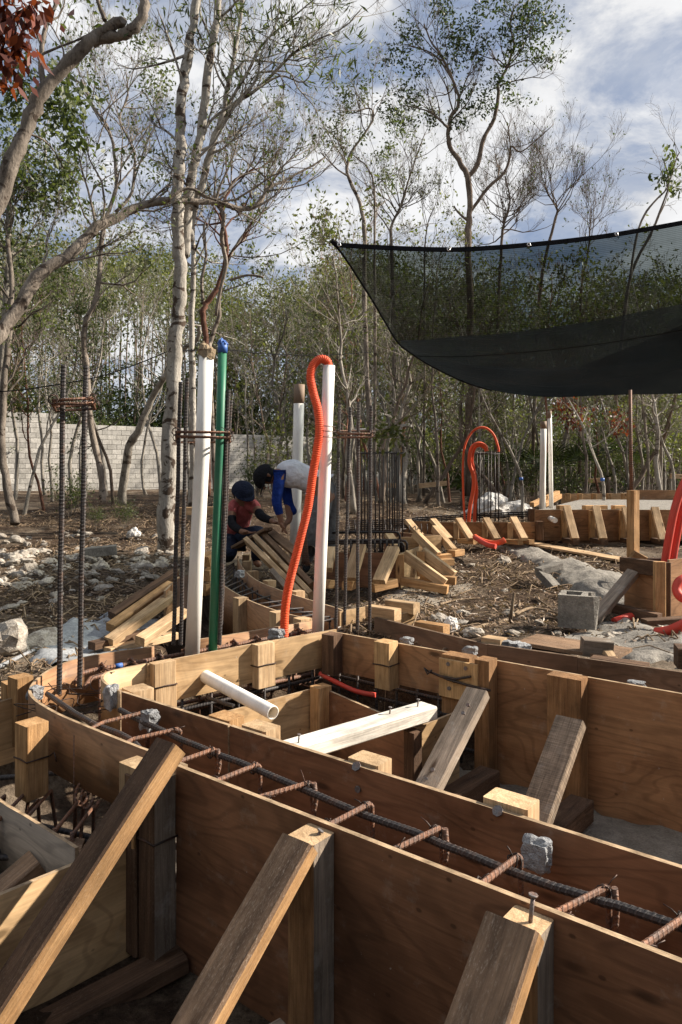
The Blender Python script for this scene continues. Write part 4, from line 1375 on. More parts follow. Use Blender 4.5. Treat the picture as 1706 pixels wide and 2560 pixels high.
def far_cage(label, x0, x1, y0, y1, d, n, dd=.28, r=.008, ring=True):
    t = thing('rebar_column', label, 'rebar', P((x0 + x1) / 2, y1, d))
    for k in range(n):
        f = k / max(1, n - 1)
        x = x0 + (x1 - x0) * f + random.uniform(-2, 2)
        dk = d + (dd if k % 2 else 0)
        part('bar', rebar(MB(), [P(x + random.uniform(-2, 2), y1, dk), P(x, y0 + random.uniform(-4, 4), dk)], r, ribs=False), M['rebar_far'], t)
    if ring:
        part('stirrup', MB().tube([P(x0 - 3, y0 + 4, d - .03), P(x1 + 3, y0 + 4, d - .03), P(x1 + 3, y0 + 1, d + dd + .03), P(x0 - 3, y0 + 1, d + dd + .03), P(x0 - 3, y0 + 4, d - .03)], .008, 6), M['rebar_far'], t)
    return t


far_cage('column of thin bars under the red conduit arch', 1193, 1246, 1131, 1303, 10.0, 7)
far_cage('tall thin bars behind the four near bars, left group', 906, 938, 1130, 1370, 8.3, 5, .3, .008)
far_cage('tall thin bars behind the four near bars, middle group', 950, 976, 1128, 1385, 8.1, 4, .3, .008)
far_cage('tall thin bars behind the four near bars, right group', 980, 1007, 1130, 1375, 8.5, 5, .3, .008)

# plank on the soil, concrete blocks, debris at right
p0, p1 = Pg(1252, 1356), Pg(1562, 1412)
solo('plank', MB().beam(p0 + Vector((0, 0, .06)), p1 + Vector((0, 0, .05)), .20, .025), M['pine'], 'long pale plank lying on the soil in the clearing', 'plank', p0)


def cmu(c, size, rz, cell=True, tilt=0.0):
    """hollow block with broken right end"""
    mb = MB()
    sx, sy, sz = size
    t = .032
    cs, sn_ = math.cos(rz), math.sin(rz)

    def bx(x0, x1, y0, y1, jag=False):
        vs = []
        for z in (0, sz):
            for (x, y) in ((x0, y0), (x1, y0), (x1, y1), (x0, y1)):
                xx = x + (random.uniform(-.018, .02) if jag and x == x1 else 0)
                vs.append(Vector((c[0] + xx * cs - y * sn_, c[1] + xx * sn_ + y * cs, c[2] + z + xx * tilt)))
        mb.add(vs, [[0, 3, 2, 1], [4, 5, 6, 7], [0, 1, 5, 4], [1, 2, 6, 5], [2, 3, 7, 6], [3, 0, 4, 7]])
    bx(0, sx, 0, t, True)
    bx(0, sx - .03, sy - t, sy, True)
    bx(0, t, t, sy - t)
    bx(sx * .58, sx * .58 + t, t, sy - t)
    return mb


cb_ = P(1395, 1568, 4.55)
solo('concrete_block', cmu((cb_.x, cb_.y, cb_.z), (.225, .2, .2), -.42), M['concrete'], 'broken grey hollow block standing on the soil at right', 'block', cb_)
cb2 = Pg(1352, 1470)
mb = MB()
mb.beam(cb2 + Vector((0, 0, .14)), cb2 + Vector((.10, -.10, .02)), .13, .06)
mb2 = MB()
bt = thing('concrete_debris', 'bent piece of broken concrete lying beyond the hollow block', 'debris', cb2)
part('slab_piece', mb, M['concrete'], bt)
part('slab_piece', MB().beam(cb2 + Vector((-.02, .0, .15)), cb2 + Vector((.20, .10, .19)), .10, .06), M['concrete'], bt)

# boards on the soil behind the dark form
p = Pz(1330, 1612, .56)
solo('board', MB().beam(Pz(1318, 1598, .565), Pz(1560, 1636, .565), .26, .02, c=.002), M['ply_dark'] if False else M['sawn'], 'wide brown board lying flat behind the dark form at right', 'board', p)
p = Pz(1455, 1615, .60)
solo('wood_block', MB().beam(p, p + Vector((.145, -.02, -.01)), .10, .085), M['grey'], 'cracked grey timber block on the wide brown board', 'offcut', p)
p = P(1518, 1632, 3.75)
solo('wood_block', MB().beam(p, p + Vector((.02, -.10, -.06)), .05, .04), M['pine'], 'thin pale stick leaning at the end of the grey block', 'offcut', p)
p = Pz(1480, 1648, .57)
solo('board', MB().beam(p, Pz(1620, 1668, .57), .08, .03), M['dark'], 'narrow dark board along the soil edge at right', 'board', p)
p = Pz(1690, 1640, .6)
solo('board', MB().beam(p, p + Vector((.4, -.1, 0)), .12, .10), M['dark'], 'brown timber entering at the right edge behind the dark form', 'timber', p)
for k, (a, b) in enumerate(((1262, 1613), (1290, 1618), (1310, 1622))):
    p = Pz(a, b, .59)
    solo('stone', rough_block(p, (.07, .06, .05), 30 + k), M['spacer'], ['mortar crumb on the dark form edge, left one', 'mortar crumb on the dark form edge, middle one', 'mortar crumb on the dark form edge, right one'][k], 'mortar', p)

# boxed column at the right edge with post and red conduits
r1 = thing('column_formwork', 'boxed column form at the right edge with a diagonal grey brace', 'formwork', P(1640, 1545, 5.0))
part('panel', MB().ribbon([P(1561, 1420, 5.2), P(1645, 1425, 4.95)], .50, .82, .015), PLY, r1)
part('panel', MB().ribbon([P(1674, 1404, 5.0), P(1790, 1404, 5.3)], .46, .90, .015), PLY, r1)
part('rail', MB().beam(P(1556, 1410, 5.2), P(1646, 1422, 4.92), .05, .10), M['dark'], r1)
part('stake', MB().beam(P(1649, 1548, 4.9), P(1649, 1404, 4.9), .045, .07), M['pine_or'], r1)
part('stake', MB().beam(P(1665, 1548, 4.98), P(1665, 1406, 4.98), .05, .05), M['dark'], r1)
part('brace', MB().beam(P(1583, 1432, 5.08), P(1484, 1552, 4.85), .08, .05, (-.5, -.6, .5)), M['grey'], r1)
part('rail', MB().beam(P(1536, 1520, 5.05), P(1650, 1546, 4.82), .07, .06), M['dark'], r1)
part('rail', MB().beam(P(1610, 1560, 4.75), P(1740, 1552, 4.8), .08, .06), M['dark'], r1)
part('rail', MB().beam(P(1560, 1402, 5.5), P(1720, 1404, 5.5), .05, .05), M['dark'], r1)
pt = thing('post', 'square timber post carrying a rusty rod up to the shade net', 'post', P(1582, 1395, 5.6))
part('post', MB().beam(P(1583, 1415, 5.6), P(1583, 1226, 5.6), .068, .068, (.5, -.85, 0)), M['pine_or'], pt)
part('rod', MB().tube([P(1579, 1240, 5.66), P(1577, 1100, 5.68), P(1576, 975, 5.7)], [.016, .014, .013], 8), M['rust'], pt)
p = P(1598, 1385, 5.5)
solo('wood_block', MB().beam(p - Vector((.05, 0, .0)), p + Vector((.04, 0, -.05)), .06, .06), M['pine_or'], 'tilted orange offcut at the foot of the square post', 'offcut', p)
RC = [([(1662, 1412, 5.15), (1672, 1350, 5.15), (1688, 1270, 5.15), (1712, 1205, 5.15), (1750, 1150, 5.1)], .028, 'left red conduit of the bundle rising at the right edge'),
      ([(1680, 1412, 5.2), (1690, 1350, 5.2), (1706, 1270, 5.2), (1730, 1205, 5.2)], .028, 'right red conduit of the bundle at the right edge'),
      ([(1730, 1440, 4.7), (1700, 1452, 4.68), (1692, 1475, 4.66), (1706, 1495, 4.62), (1740, 1500, 4.6)], .028, 'red conduit loop beside the boxed column'),
      ([(1536, 1555, 4.86), (1560, 1546, 4.9), (1590, 1540, 4.95), (1620, 1542, 5.0)], .027, 'red conduit stub on the ground left of the boxed column'),
      ([(1640, 1582, 4.55), (1670, 1578, 4.5), (1700, 1566, 4.45), (1740, 1545, 4.4)], .032, 'red conduit end lying on pale concrete at the right edge')]
for pts, r, lb in RC:
    w = catmull([P(*q_) for q_ in pts], 6)
    solo('conduit', MB().tube(w, r, 14), M['red'], lb, 'conduit', w[0])

# ---------------------------------------------------------------- concrete block boundary wall
def block_wall():
    A, B = Vector((-13.67, 28.0, 0)), Vector((6.4, 42.2, 0))
    L = (B - A).length
    D = (B - A) / L
    Nn = Vector((D.y, -D.x, 0))
    if Nn.y > 0:
        Nn = -Nn
    A = A - D * 1.6
    L += 1.6
    t = thing('block_wall', 'pale concrete block boundary wall behind the trees at left', 'wall', A + Vector((0, 0, .6)))
    rz = math.atan2(D.y, D.x)
    mb = MB()
    rows, z0 = 17, .6
    tops = [(0, 4.4, 3.8), (4.4, 12.0, 3.4), (12.0, L, 3.2)]
    for a, b, zt in tops:
        p, q_ = A + D * a, A + D * b
        mb.ribbon([p - Nn * .02, q_ - Nn * .02], z0 - .4, zt - .03, .12, 0)
    part('mortar_core', mb, M['mortar'], t)
    proto = MB().beam((-.193, 0, 0), (.193, 0, 0), .13, .188, c=.007).mesh('block', [M['block']])
    rest = MB()
    n = 0
    cand = []
    for r in range(rows):
        z = z0 + .1 + r * .2
        for k in range(int(L / .4) + 1):
            s = k * .4 + (.2 if r % 2 else 0)
            zt = [q_[2] for q_ in tops if q_[0] - .1 <= s < q_[1]]
            if zt and z < zt[0] and s < L:
                cand.append((s, z))
    cand.sort()
    for s, z in cand:
        c = A + D * s + Vector((0, 0, z)) + Nn * (.035 + random.uniform(-.004, .004))
        if n < 300:
            o = bpy.data.objects.new('block', proto)
            COL.objects.link(o)
            o.parent = t
            o.location = c - t.location
            o.rotation_euler = (0, 0, rz)
            n += 1
        else:
            rest.beam(c - D * .193, c + D * .193, .13, .188, c=.007)
    o = part('block_courses', rest, M['block'], t)
    o['kind'] = 'stuff'


block_wall()

# small plank roof on posts, far slabs and rocks
hut = thing('shelter', 'small pale sheet roof on orange posts among the far trunks', 'shelter', P(985, 1235, 17))
mb = MB()
a, b, c_, d_ = P(880, 1078, 16.6), P(1022, 1058, 16.6), P(1030, 1062, 18.5), P(890, 1072, 18.5)
mb.add([a, b, c_, d_] + [q_ + Vector((0, 0, -.06)) for q_ in (a, b, c_, d_)], [[0, 1, 2, 3], [4, 7, 6, 5], [0, 4, 5, 1], [1, 5, 6, 2], [3, 2, 6, 7], [0, 3, 7, 4]])
part('roof_sheet', mb, M['limew'], hut)
part('post', MB().beam(P(1004, 1240, 16.8), P(1010, 985, 16.8), .07, .07), M['pine_or'], hut)
part('post', MB().beam(P(900, 1240, 17.2), P(900, 1075, 17.2), .06, .06), M['pine_or'], hut)
part('post', MB().beam(P(1010, 1200, 16.9), P(1010, 1080, 16.9), .07, .03), M['white'], hut)
for (x0, y0, x1, y1, d, lb) in ((1048, 1215, 1117, 1208, 15, 'pale board nailed across far trunks in the clearing'), (955, 1212, 990, 1214, 15, 'brown board nailed across far trunks left of the clearing'),
                                (1462, 1203, 1505, 1200, 17, 'pale board among far trunks behind the slab'), (448, 1278, 540, 1276, 9.6, 'pale board behind the tall white pipe'),
                                (1676, 1190, 1740, 1194, 16, 'grey board among far trunks at the right edge')):
    p0, p1 = P(x0, y0, d), P(x1, y1, d + .1)
    solo('board', MB().beam(p0, p1, .04, .10), M['pine'], lb, 'board', p0)

# ---------------------------------------------------------------- rocks
def rock_mesh(name, seed, mat, sub=2, flat=.7):
    bm = bmesh.new()
    bmesh.ops.create_icosphere(bm, subdivisions=sub, radius=1.0)
    o = Vector((seed * 5.3, seed * 2.1, seed))
    for v in bm.verts:
        n = v.co.copy()
        k = 1 + mnoise.noise(n * .9 + o) * .55 + mnoise.noise(n * 2.3 + o) * .25 + mnoise.noise(n * 5.5 + o) * .12 + mnoise.noise(n * 12 + o) * .05
        # facet the lump
        v.co = n * k
        v.co.z *= flat
    me = bpy.data.meshes.new(name)
    bm.to_mesh(me)
    bm.free()
    me.materials.append(mat)
    return me


ROCKS = [rock_mesh('rock', k, M['lime'], 3, (.6, .75, .55, .8, .65)[k % 5]) for k in range(8)]
ROCKW = [rock_mesh('rock', 20 + k, M['limew'], 4, .8) for k in range(3)]


def rock(me, p, s, label, group=None, name='rock'):
    o = bpy.data.objects.new(name, me)
    COL.objects.link(o)
    o.location = p
    o.scale = (s * random.uniform(.8, 1.35), s * random.uniform(.8, 1.2), s * random.uniform(.7, 1.1))
    o.rotation_euler = (random.uniform(-.4, .4), random.uniform(-.4, .4), random.uniform(0, 6.28))
    return tag(o, label, 'rock', group)


def rubble_label(px, py, s):
    size = 'larger' if s > .055 else 'middling' if s > .035 else 'small'
    where_ = 'left of both tall bars' if px < 150 else 'between and behind the tall bars' if px < 225 else 'towards the leaning props' if px < 330 else 'near the foot of the pale tree'
    row = 'back of the rubble' if py < 1400 else 'middle of the rubble' if py < 1460 else 'front of the rubble'
    return f'{size} pale rock at the {row} {where_}'


def stone_label(px, py):
    where_ = 'right of the corner box' if px < 1150 else 'around the crooked branch' if px < 1330 else 'around the hollow block' if px < 1520 else 'by the boxed column'
    row = 'far' if py < 1470 else 'middle' if py < 1560 else 'near'
    return f'small pale stone on the {row} soil of the clearing {where_}'


random.seed(21)
n = 0
while n < 230:
    px, py = random.uniform(-20, 440), 1385 + abs(random.gauss(0, 1)) * 62
    if random.random() < .25:
        py = random.uniform(1330, 1400)
    if py > 1560 or (px > 250 and py > 1480) or (px > 330 and py > 1450):
        continue
    p = Pg(px, py)
    s = min(.10, random.lognormvariate(-3.25, .5))
    rock(ROCKS[n % 8], p + Vector((0, 0, s * .12)), s, rubble_label(px, py, s), 'limestone rubble on the left ground')
    n += 1
for k in range(70):
    px, py = random.uniform(960, 1700), random.uniform(1385, 1640)
    p = Pg(px, py)
    s = random.uniform(.015, .05)
    rock(ROCKS[k % 8], p + Vector((0, 0, s * .3)), s, stone_label(px, py), 'stones in the clearing')
for k in range(22):
    px, py = random.uniform(-10, 250), random.uniform(1870, 2090)
    p = P(px, py, 2.55)
    p = Vector((p.x, p.y, gz(p.x, p.y)))
    rock(ROCKS[k % 8], p + Vector((0, 0, .02)), random.uniform(.03, .07), 'pale stone under the bar tangle in the left pit', 'stones in the left pit')
for (px, py, s, me, lb, dz) in ((18, 1632, .16, ROCKS[3], 'big pale boulder at the left edge by the grey concrete', .05), (105, 1618, .12, ROCKS[2], 'brown stump-like rock beside the pale boulder', .05),
                                (1212, 1290, .34, ROCKW[1], 'large white boulder behind the far bar column', .10), (1258, 1284, .22, ROCKW[2], 'white boulder right of the far bar column', .05),
                                (1300, 1283, .24, ROCKW[0], 'flat white boulder left of the twin pipes', .0), (245, 1392, .13, ROCKS[1], 'squarish pale rock behind the rubble', .05),
                                (335, 1345, .12, ROCKW[2], 'pale rock by the foot of the pale trunk', .05), (1258, 1412, .08, ROCKS[3], 'rounded brown rock on the soil below the plank', .03),
                                (1100, 1560, .06, ROCKS[4], 'grey rock on the soil right of the corner box', .02), (1130, 1572, .05, ROCKW[1], 'pale rock on the soil near the crooked branch', .02)):
    p = Pg(px, py)
    rock(me, p + Vector((0, 0, dz)), s, lb)
# mortar spill ridge in the clearing
rp = [Pg(a, b) for a, b in ((1235, 1366), (1275, 1372), (1320, 1385), (1365, 1402), (1410, 1425), (1450, 1445), (1500, 1470), (1545, 1495), (1580, 1520))]
rp = catmull(rp, 9)
mb = MB()
k_ = 16
for i, p in enumerate(rp):
    t_ = (rp[min(i + 1, len(rp) - 1)] - rp[max(i - 1, 0)]).normalized()
    sd = Vector((t_.y, -t_.x, 0)).normalized()
    f = i / (len(rp) - 1)
    w_ = (.10 + .10 * f) * (.75 + .5 * (mnoise.noise(p * 2.3) + .5)) * min(1, 6 * (1 - f) + .1, 8 * f + .1)
    for j in range(k_):
        a = math.pi * j / (k_ - 1)
        q_ = p + sd * math.cos(a) * w_ * 1.7
        n_ = mnoise.noise(q_ * 9) * .5 + mnoise.noise(q_ * 22) * .25
        q_.z = gz(q_.x, q_.y) - .03 + math.sin(a) * w_ * .62 * (1 + n_) + .01
        mb.v.append(tuple(q_))
        mb.g.append(tuple(q_))
for i in range(len(rp) - 1):
    for j in range(k_ - 1):
        a = i * k_ + j
        mb.f.append([a, a + 1, a + k_ + 1, a + k_])
        mb.m.append(0)
        mb.sm.append(True)
solo('mortar_ridge', mb, M['concrete'], 'low ridge of spilled grey mortar crossing the clearing', 'mortar', rp[0])
p = Pg(1085, 1222)
solo('concrete_footing', MB().beam(p - Vector((.33, 0, -.1)), p + Vector((.33, 0, .1)), .5, .22), M['concrete'], 'grey concrete footing on the ground left of the big white boulder', 'footing', p)
p = Pg(250, 1400) + Vector((0, 0, .08))
solo('concrete_block', MB().beam(p - Vector((.17, .05, 0)), p + Vector((.17, .05, .03)), .17, .10), M['concrete'], 'pale block lying among the rubble rocks', 'block', p)


# ---------------------------------------------------------------- leaves
def leaf_mesh(name, pos, size, mat, droop=0.0, seed=1, aspect=.45, up=None):
    """many small kite-shaped leaves in one mesh"""
    r = np.random.default_rng(seed)
    pos = np.asarray(pos, float)
    n = len(pos)
    a = r.normal(size=(n, 3))
    a[:, 2] -= droop
    if up is not None:
        a[:, 2] += up
    a /= np.linalg.norm(a, axis=1)[:, None]
    b = r.normal(size=(n, 3))
    b -= a * (a * b).sum(1)[:, None]
    b /= np.linalg.norm(b, axis=1)[:, None]
    c = np.cross(a, b)
    L = (size * r.uniform(.6, 1.35, n))[:, None]
    W = L * aspect * .5
    v = np.stack([pos, pos + a * L * .5 + b * W + c * L * .06, pos + a * L, pos + a * L * .5 - b * W + c * L * .06], 1).reshape(-1, 3)
    me = bpy.data.meshes.new(name)
    me.vertices.add(4 * n)
    me.vertices.foreach_set('co', v.ravel().astype(np.float32))
    me.loops.add(4 * n)
    me.loops.foreach_set('vertex_index', np.arange(4 * n, dtype=np.int32))
    me.polygons.add(n)
    me.polygons.foreach_set('loop_start', np.arange(0, 4 * n, 4, dtype=np.int32))
    me.polygons.foreach_set('loop_total', np.full(n, 4, np.int32))
    at = me.attributes.new('lc', 'FLOAT', 'POINT')
    at.data.foreach_set('value', np.repeat(r.uniform(0, 1, n) ** 1.3, 4).astype(np.float32))
    me.materials.append(mat)
    me.update(calc_edges=True)
    me.validate()
    return me


def obj_of(name, me, parent=None, loc=(0, 0, 0)):
    o = bpy.data.objects.new(name, me)
    COL.objects.link(o)
    o.parent = parent
    o.location = loc
    return o


def grow(mb, p, d, L, r, depth, rnd, tips, spread=.75, up=.25, kids=(3, 5), seg=5, wig=.22, minr=.0016, sides=5, start=.25):
    p, d = Vector(p), Vector(d).normalized()
    pts, rad = [p.copy()], [r]
    if depth <= 1:
        seg, sides = 3, 4
    for i in range(seg):
        d = (d + Vector((rnd.gauss(0, wig), rnd.gauss(0, wig), rnd.gauss(0, wig) + up * .3))).normalized()
        p = p + d * (L / seg)
        pts.append(p.copy())
        rad.append(max(minr, r * (1 - .75 * (i + 1) / seg)))
    mb.tube(pts, rad, sides if depth > 1 else 3, cap=False)
    if depth <= 1:
        tips += pts[1:]
    if depth > 0:
        for k in range(rnd.randint(*kids)):
            t = rnd.uniform(start, .97)
            i = min(seg - 1, int(t * seg))
            q_ = pts[i].lerp(pts[i + 1], t * seg - i)
            dd = (pts[i + 1] - pts[i]).normalized()
            s = dd.orthogonal().normalized()
            an = rnd.uniform(0, 6.283)
            s = (s * math.cos(an) + dd.cross(s) * math.sin(an)).normalized()
            nd = (dd + s * rnd.uniform(spread * .6, spread * 1.3) + Vector((0, 0, up))).normalized()
            grow(mb, q_, nd, L * rnd.uniform(.42, .68) * (1.15 - .4 * t), max(minr, rad[i] * rnd.uniform(.5, .72)), depth - 1, rnd, tips, spread, up, kids, 5, wig, minr, 5, .15)


def hero(name, label, stems, mat, seed, twigs=(), blobs=(), leaf=None, leaf_size=.06, leaf_n=1.0, leaf_mat='leaf', tip_leaf=0.0, group=None, aspect=.45, up=None, droop=.3):
    """tree traced from the photograph: stems = ([(px,py)], distance, r_start, r_end[, depth drift]); twigs = sprays off the stems"""
    rnd = random.Random(seed)
    base = None
    mb = MB()
    tips = []
    for st in stems:
        pts, d, r0, r1 = st[:4]
        drift = st[4] if len(st) > 4 else 0.0
        w = [P(a, b, d + drift * i / max(1, len(pts) - 1)) for i, (a, b) in enumerate(pts)]
        w = catmull(w, 4)
        w = [q_ + Vector((rnd.gauss(0, 1), rnd.gauss(0, 1), 0)) * r0 * .10 for q_ in w]
        if base is None:
            base = w[0].copy()
        m_ = len(w)
        rad = [(r0 + (r1 - r0) * (i / (m_ - 1))) * (1 + .06 * rnd.gauss(0, 1)) for i in range(m_)]
        mb.tube(w, rad, 12 if r0 > .03 else 7)
        tw = st[5] if len(st) > 5 else None
        if tw:
            cnt, L, t0, depth, kids, upk = tw
            for k in range(cnt):
                t = rnd.uniform(t0, 1.0)
                i = min(m_ - 2, int(t * (m_ - 1)))
                dd = (w[i + 1] - w[i]).normalized()
                s = Vector((rnd.gauss(0, 1), rnd.gauss(0, .8), rnd.gauss(.2, .6))).normalized()
                grow(mb, w[i], dd * .55 + s * .8, L * rnd.uniform(.6, 1.3), min(rad[i] * .55, .006 + L * .010), depth, rnd, tips, .7, upk, kids)
    t = thing(name, label, 'tree', base, group)
    part('trunk', mb, M[mat], t)
    pos = []
    r = np.random.default_rng(seed)
    for (px, py, rp, cnt, d) in blobs:
        c = np.array(P(px, py, d))
        k = int(cnt * leaf_n)
        off = r.normal(size=(k, 3)) * (rp * d / F) * np.array([.55, .55, .42])
        # break the clump into little sprigs
        sp = r.normal(size=(max(3, k // 9), 3)) * (rp * d / F) * np.array([.6, .6, .45])
        pos.append(c + sp[r.integers(0, len(sp), k)] + r.normal(size=(k, 3)) * leaf_size * .9)
        pos.append(c + off[:k // 4])
    if tip_leaf and tips:
        tp = np.array([tuple(q_) for q_ in tips])
        k = int(len(tp) * tip_leaf)
        pos.append(tp[r.integers(0, len(tp), k)] + r.normal(size=(k, 3)) * leaf_size * .6)
    if pos:
        pos = np.concatenate(pos) - np.array(base)
        o = obj_of('crown', leaf_mesh('crown', pos, leaf_size, M[leaf_mat], droop, seed, aspect, up), t)
    return t


def c1(pts):      # sketch coordinates of the upper-left photo region
    return [(a * .5485, b * .5485) for a, b in pts]


def c2_(pts):     # sketch coordinates of the upper-right photo region
    return [(846 + a * .5485, b * .5485) for a, b in pts]


def c4(pts):      # sketch coordinates of the left middle region
    return [(a * .5485, 600 + b * .5485) for a, b in pts]


D1 = 9.0
hero('pale_tree', 'tall pale blotched tree forking into three stems beside the white pipe',
     [([(416, 1412), (414, 1380), (417, 1300), (421, 1200), (428, 1080), (434, 980), (441, 860), (447, 760), (450, 690), (447, 620), (444, 520), (448, 420), (452, 310), (460, 210), (474, 110), (490, 20), (505, -60)], D1, .112, .045, -.3,
       (7, 1.3, .62, 2, (3, 5), .25)),
      ([(458, 640), (466, 560), (474, 480), (484, 420), (500, 340), (513, 250), (522, 160), (540, 50), (552, -60)], D1 + .05, .072, .038, -.2, (9, 1.2, .4, 3, (3, 5), .35)),
      ([(470, 600), (486, 520), (505, 465), (525, 385), (545, 325), (560, 275), (572, 210), (586, 140), (600, 60), (612, -30)], D1 + .1, .055, .020, .1, (14, 1.1, .35, 3, (3, 5), .35)),
      ([(546, 322), (590, 258), (632, 232), (686, 182), (730, 138), (785, 103), (860, 68), (905, 20)], D1 + .1, .026, .006, -.4, (14, .9, .2, 2, (3, 5), .4)),
      ([(560, 275), (620, 180), (650, 120), (700, 70), (760, 20), (820, -30)], D1 + .2, .022, .006, -.5, (12, .9, .2, 2, (3, 5), .4)),
      ([(515, 320), (540, 290), (590, 255), (640, 200), (655, 130), (690, 60), (700, 0)], D1 - .1, .020, .006, -.3, (10, .8, .2, 2, (3, 5), .4)),
      ([(632, 232), (700, 190), (760, 205), (800, 150), (850, 140)], D1 + .1, .014, .004, -.4, (5, .5, .3, 1, (2, 4), .4)),
      ([(640, 182), (720, 180), (745, 220), (790, 275), (800, 340)], D1 + .2, .014, .004, .2, (6, .5, .3, 2, (2, 4), .3))],
     'birch', 3,
     blobs=[(x, y, 20, 26, D1 - .2) for x, y in ((455, 30), (440, 95), (500, 125), (610, 100), (650, 60), (690, 40), (745, 55), (780, 60), (720, 110), (680, 130), (790, 115), (760, 195), (815, 175), (590, 190), (620, 60), (700, 90),
                                                  (850, 170), (895, 95), (870, 15), (560, 55), (640, 200), (730, 30), (600, 30))],
     leaf_size=.125, leaf_mat='leaf', tip_leaf=.04, aspect=.17, up=.9, droop=0)

hero('leaning_tree', 'thick rough limb leaning across the upper left corner and bending upward',
     [([(-95, 690), (-30, 560), (0, 497), (33, 395), (71, 307), (104, 236), (148, 181), (203, 126), (241, 88), (275, 66), (307, 52)], 6.2, .075, .042, .2),
      ([(230, 104), (275, 94), (310, 86), (345, 62), (359, 28), (362, -30)], 6.4, .048, .040),
      ([(110, 215), (104, 154), (112, 77), (145, 0), (160, -40)], 6.3, .026, .014, .2, (5, .8, .3, 2, (2, 4), .3)),
      ([(264, 52), (252, 22), (241, -10)], 6.4, .022, .014),
      ([(150, 180), (160, 130), (140, 85), (125, 60)], 6.3, .010, .004, .1, (3, .5, .3, 2, (2, 3), .3)),
      ([(60, 330), (100, 345), (130, 370), (160, 420)], 6.6, .012, .005, .4, (4, .6, .2, 2, (3, 4), .1))],
     'bark', 5,
     blobs=[(x, y, r_, n_, 7.0) for x, y, r_, n_ in ((40, 210, 40, 90), (120, 170, 30, 60), (150, 220, 45, 110), (180, 270, 40, 110), (150, 300, 40, 90), (185, 340, 30, 70), (110, 250, 30, 50), (200, 370, 20, 30), (60, 190, 30, 50), (20, 260, 40, 60))],
     leaf_size=.075, tip_leaf=.3, leaf_mat='leaf', droop=.9)
hero('leaning_tree', 'mottled limb rising from the left edge and crossing behind the pale tree',
     [([(-150, 990), (-60, 880), (0, 835), (55, 752), (110, 676), (180, 633), (230, 577), (285, 548), (350, 515), (417, 502), (480, 504), (540, 506), (610, 522), (653, 505), (669, 471), (740, 437), (817, 392)], 7.6, .088, .010, 2.2,
       (26, 1.1, .2, 3, (3, 5), .3)),
      ([(417, 502), (470, 470), (540, 500), (575, 470), (600, 440), (640, 430)], 8.6, .02, .008, .4, (6, .8, .2, 2, (3, 5), .2)),
      ([(540, 506), (560, 540), (555, 600), (566, 660), (552, 720), (540, 790)], 9.4, .03, .022, .3)],
     'bark', 8, leaf_size=.06, tip_leaf=.14, leaf_mat='leaf')
hero('broadleaf_tree', 'leafy green tree filling the left edge below the leaning limb',
     [([(-20, 1150), (0, 980), (10, 800), (22, 640), (20, 540), (40, 470), (90, 480)], 11, .06, .02, 0, (16, 1.2, .3, 3, (3, 5), .3))],
     'barkl', 12,
     blobs=[(x, y, r_, n_, 11.0) for x, y, r_, n_ in ((40, 380, 70, 260), (110, 420, 60, 240), (150, 460, 50, 200), (60, 470, 60, 200), (20, 420, 60, 200), (100, 520, 60, 160), (170, 510, 30, 80), (20, 560, 50, 100), (50, 240, 60, 160), (10, 300, 60, 160),
                                                     (180, 420, 30, 90), (30, 620, 50, 90))],
     leaf_size=.085, tip_leaf=.5, leaf_mat='leaf', droop=.5)
hero('slender_tree', 'slender grey tree with bare crown left of the pale tree',
     [([(258, 1260), (252, 1180), (225, 1050), (218, 930), (212, 815), (238, 755), (252, 655), (258, 570), (290, 470), (285, 380), (270, 320), (230, 260), (205, 200)], 11.5, .055, .016, .5, (18, 1.5, .45, 3, (3, 5), .35)),
      ([(290, 530), (330, 480), (335, 380), (300, 300), (320, 240), (315, 180)], 12, .03, .008, .5, (16, 1.2, .2, 3, (3, 5), .4)),
      ([(212, 815), (250, 740), (275, 715)], 11.6, .02, .008)],
     'bark', 15, blobs=[(x, y, 40, 80, 12.) for x, y in ((330, 90), (345, 70), (380, 150), (400, 180), (215, 170), (230, 250), (380, 240), (400, 400), (390, 430), (430, 260), (250, 440))], leaf_size=.07, tip_leaf=.14, leaf_mat='leaf')
hero('red_barked_tree', 'reddish twisting twin stems rising behind the tan rag of the white pipe',
     [([(520, 1240), (516, 1050), (516, 870), (508, 790), (516, 760), (543, 720), (565, 655), (566, 605), (555, 540), (565, 490), (590, 450), (625, 430)], 11.5, .055, .022, .3, (9, 1.2, .55, 3, (3, 5), .35))],
     'barkr', 17, leaf_size=.065, tip_leaf=.4, leaf_mat='leaf')
hero('slender_tree', 'grey crooked stem twisting beside the red bark above the white pipe',
     [([(540, 1230), (525, 900), (527, 855), (548, 790), (548, 750), (570, 655), (600, 600), (640, 540), (665, 470)], 11.8, .042, .018, .3, (10, 1.2, .5, 3, (3, 5), .35)),
      ([(508, 760), (505, 700), (515, 640), (510, 560)], 11.7, .03, .02),
      ([(575, 700), (620, 688), (660, 693)], 11.6, .022, .018)],
     'bark', 19, leaf_size=.065, tip_leaf=.4, leaf_mat='leaf')
hero('slanting_tree', 'pale smooth trunk slanting from the ground up to the pale tree',
     [([(305, 1262), (310, 1200), (325, 1115), (345, 1080), (380, 1000), (400, 960), (415, 940), (440, 890), (490, 850), (500, 815)], 13.5, .085, .03, -1.0, (4, .8, .5, 2, (3, 4), .3))],
     'barkl', 23, leaf_size=.05, tip_leaf=.1)
hero('pale_tree', 'second pale trunk close behind the tall white pipe',
     [([(478, 1300), (482, 1120), (482, 1000), (481, 900), (480, 780), (485, 640), (480, 560)], 12, .06, .035, 0, (6, 1.2, .5, 2, (3, 5), .4))], 'birch', 25, leaf_size=.06, tip_leaf=.3)
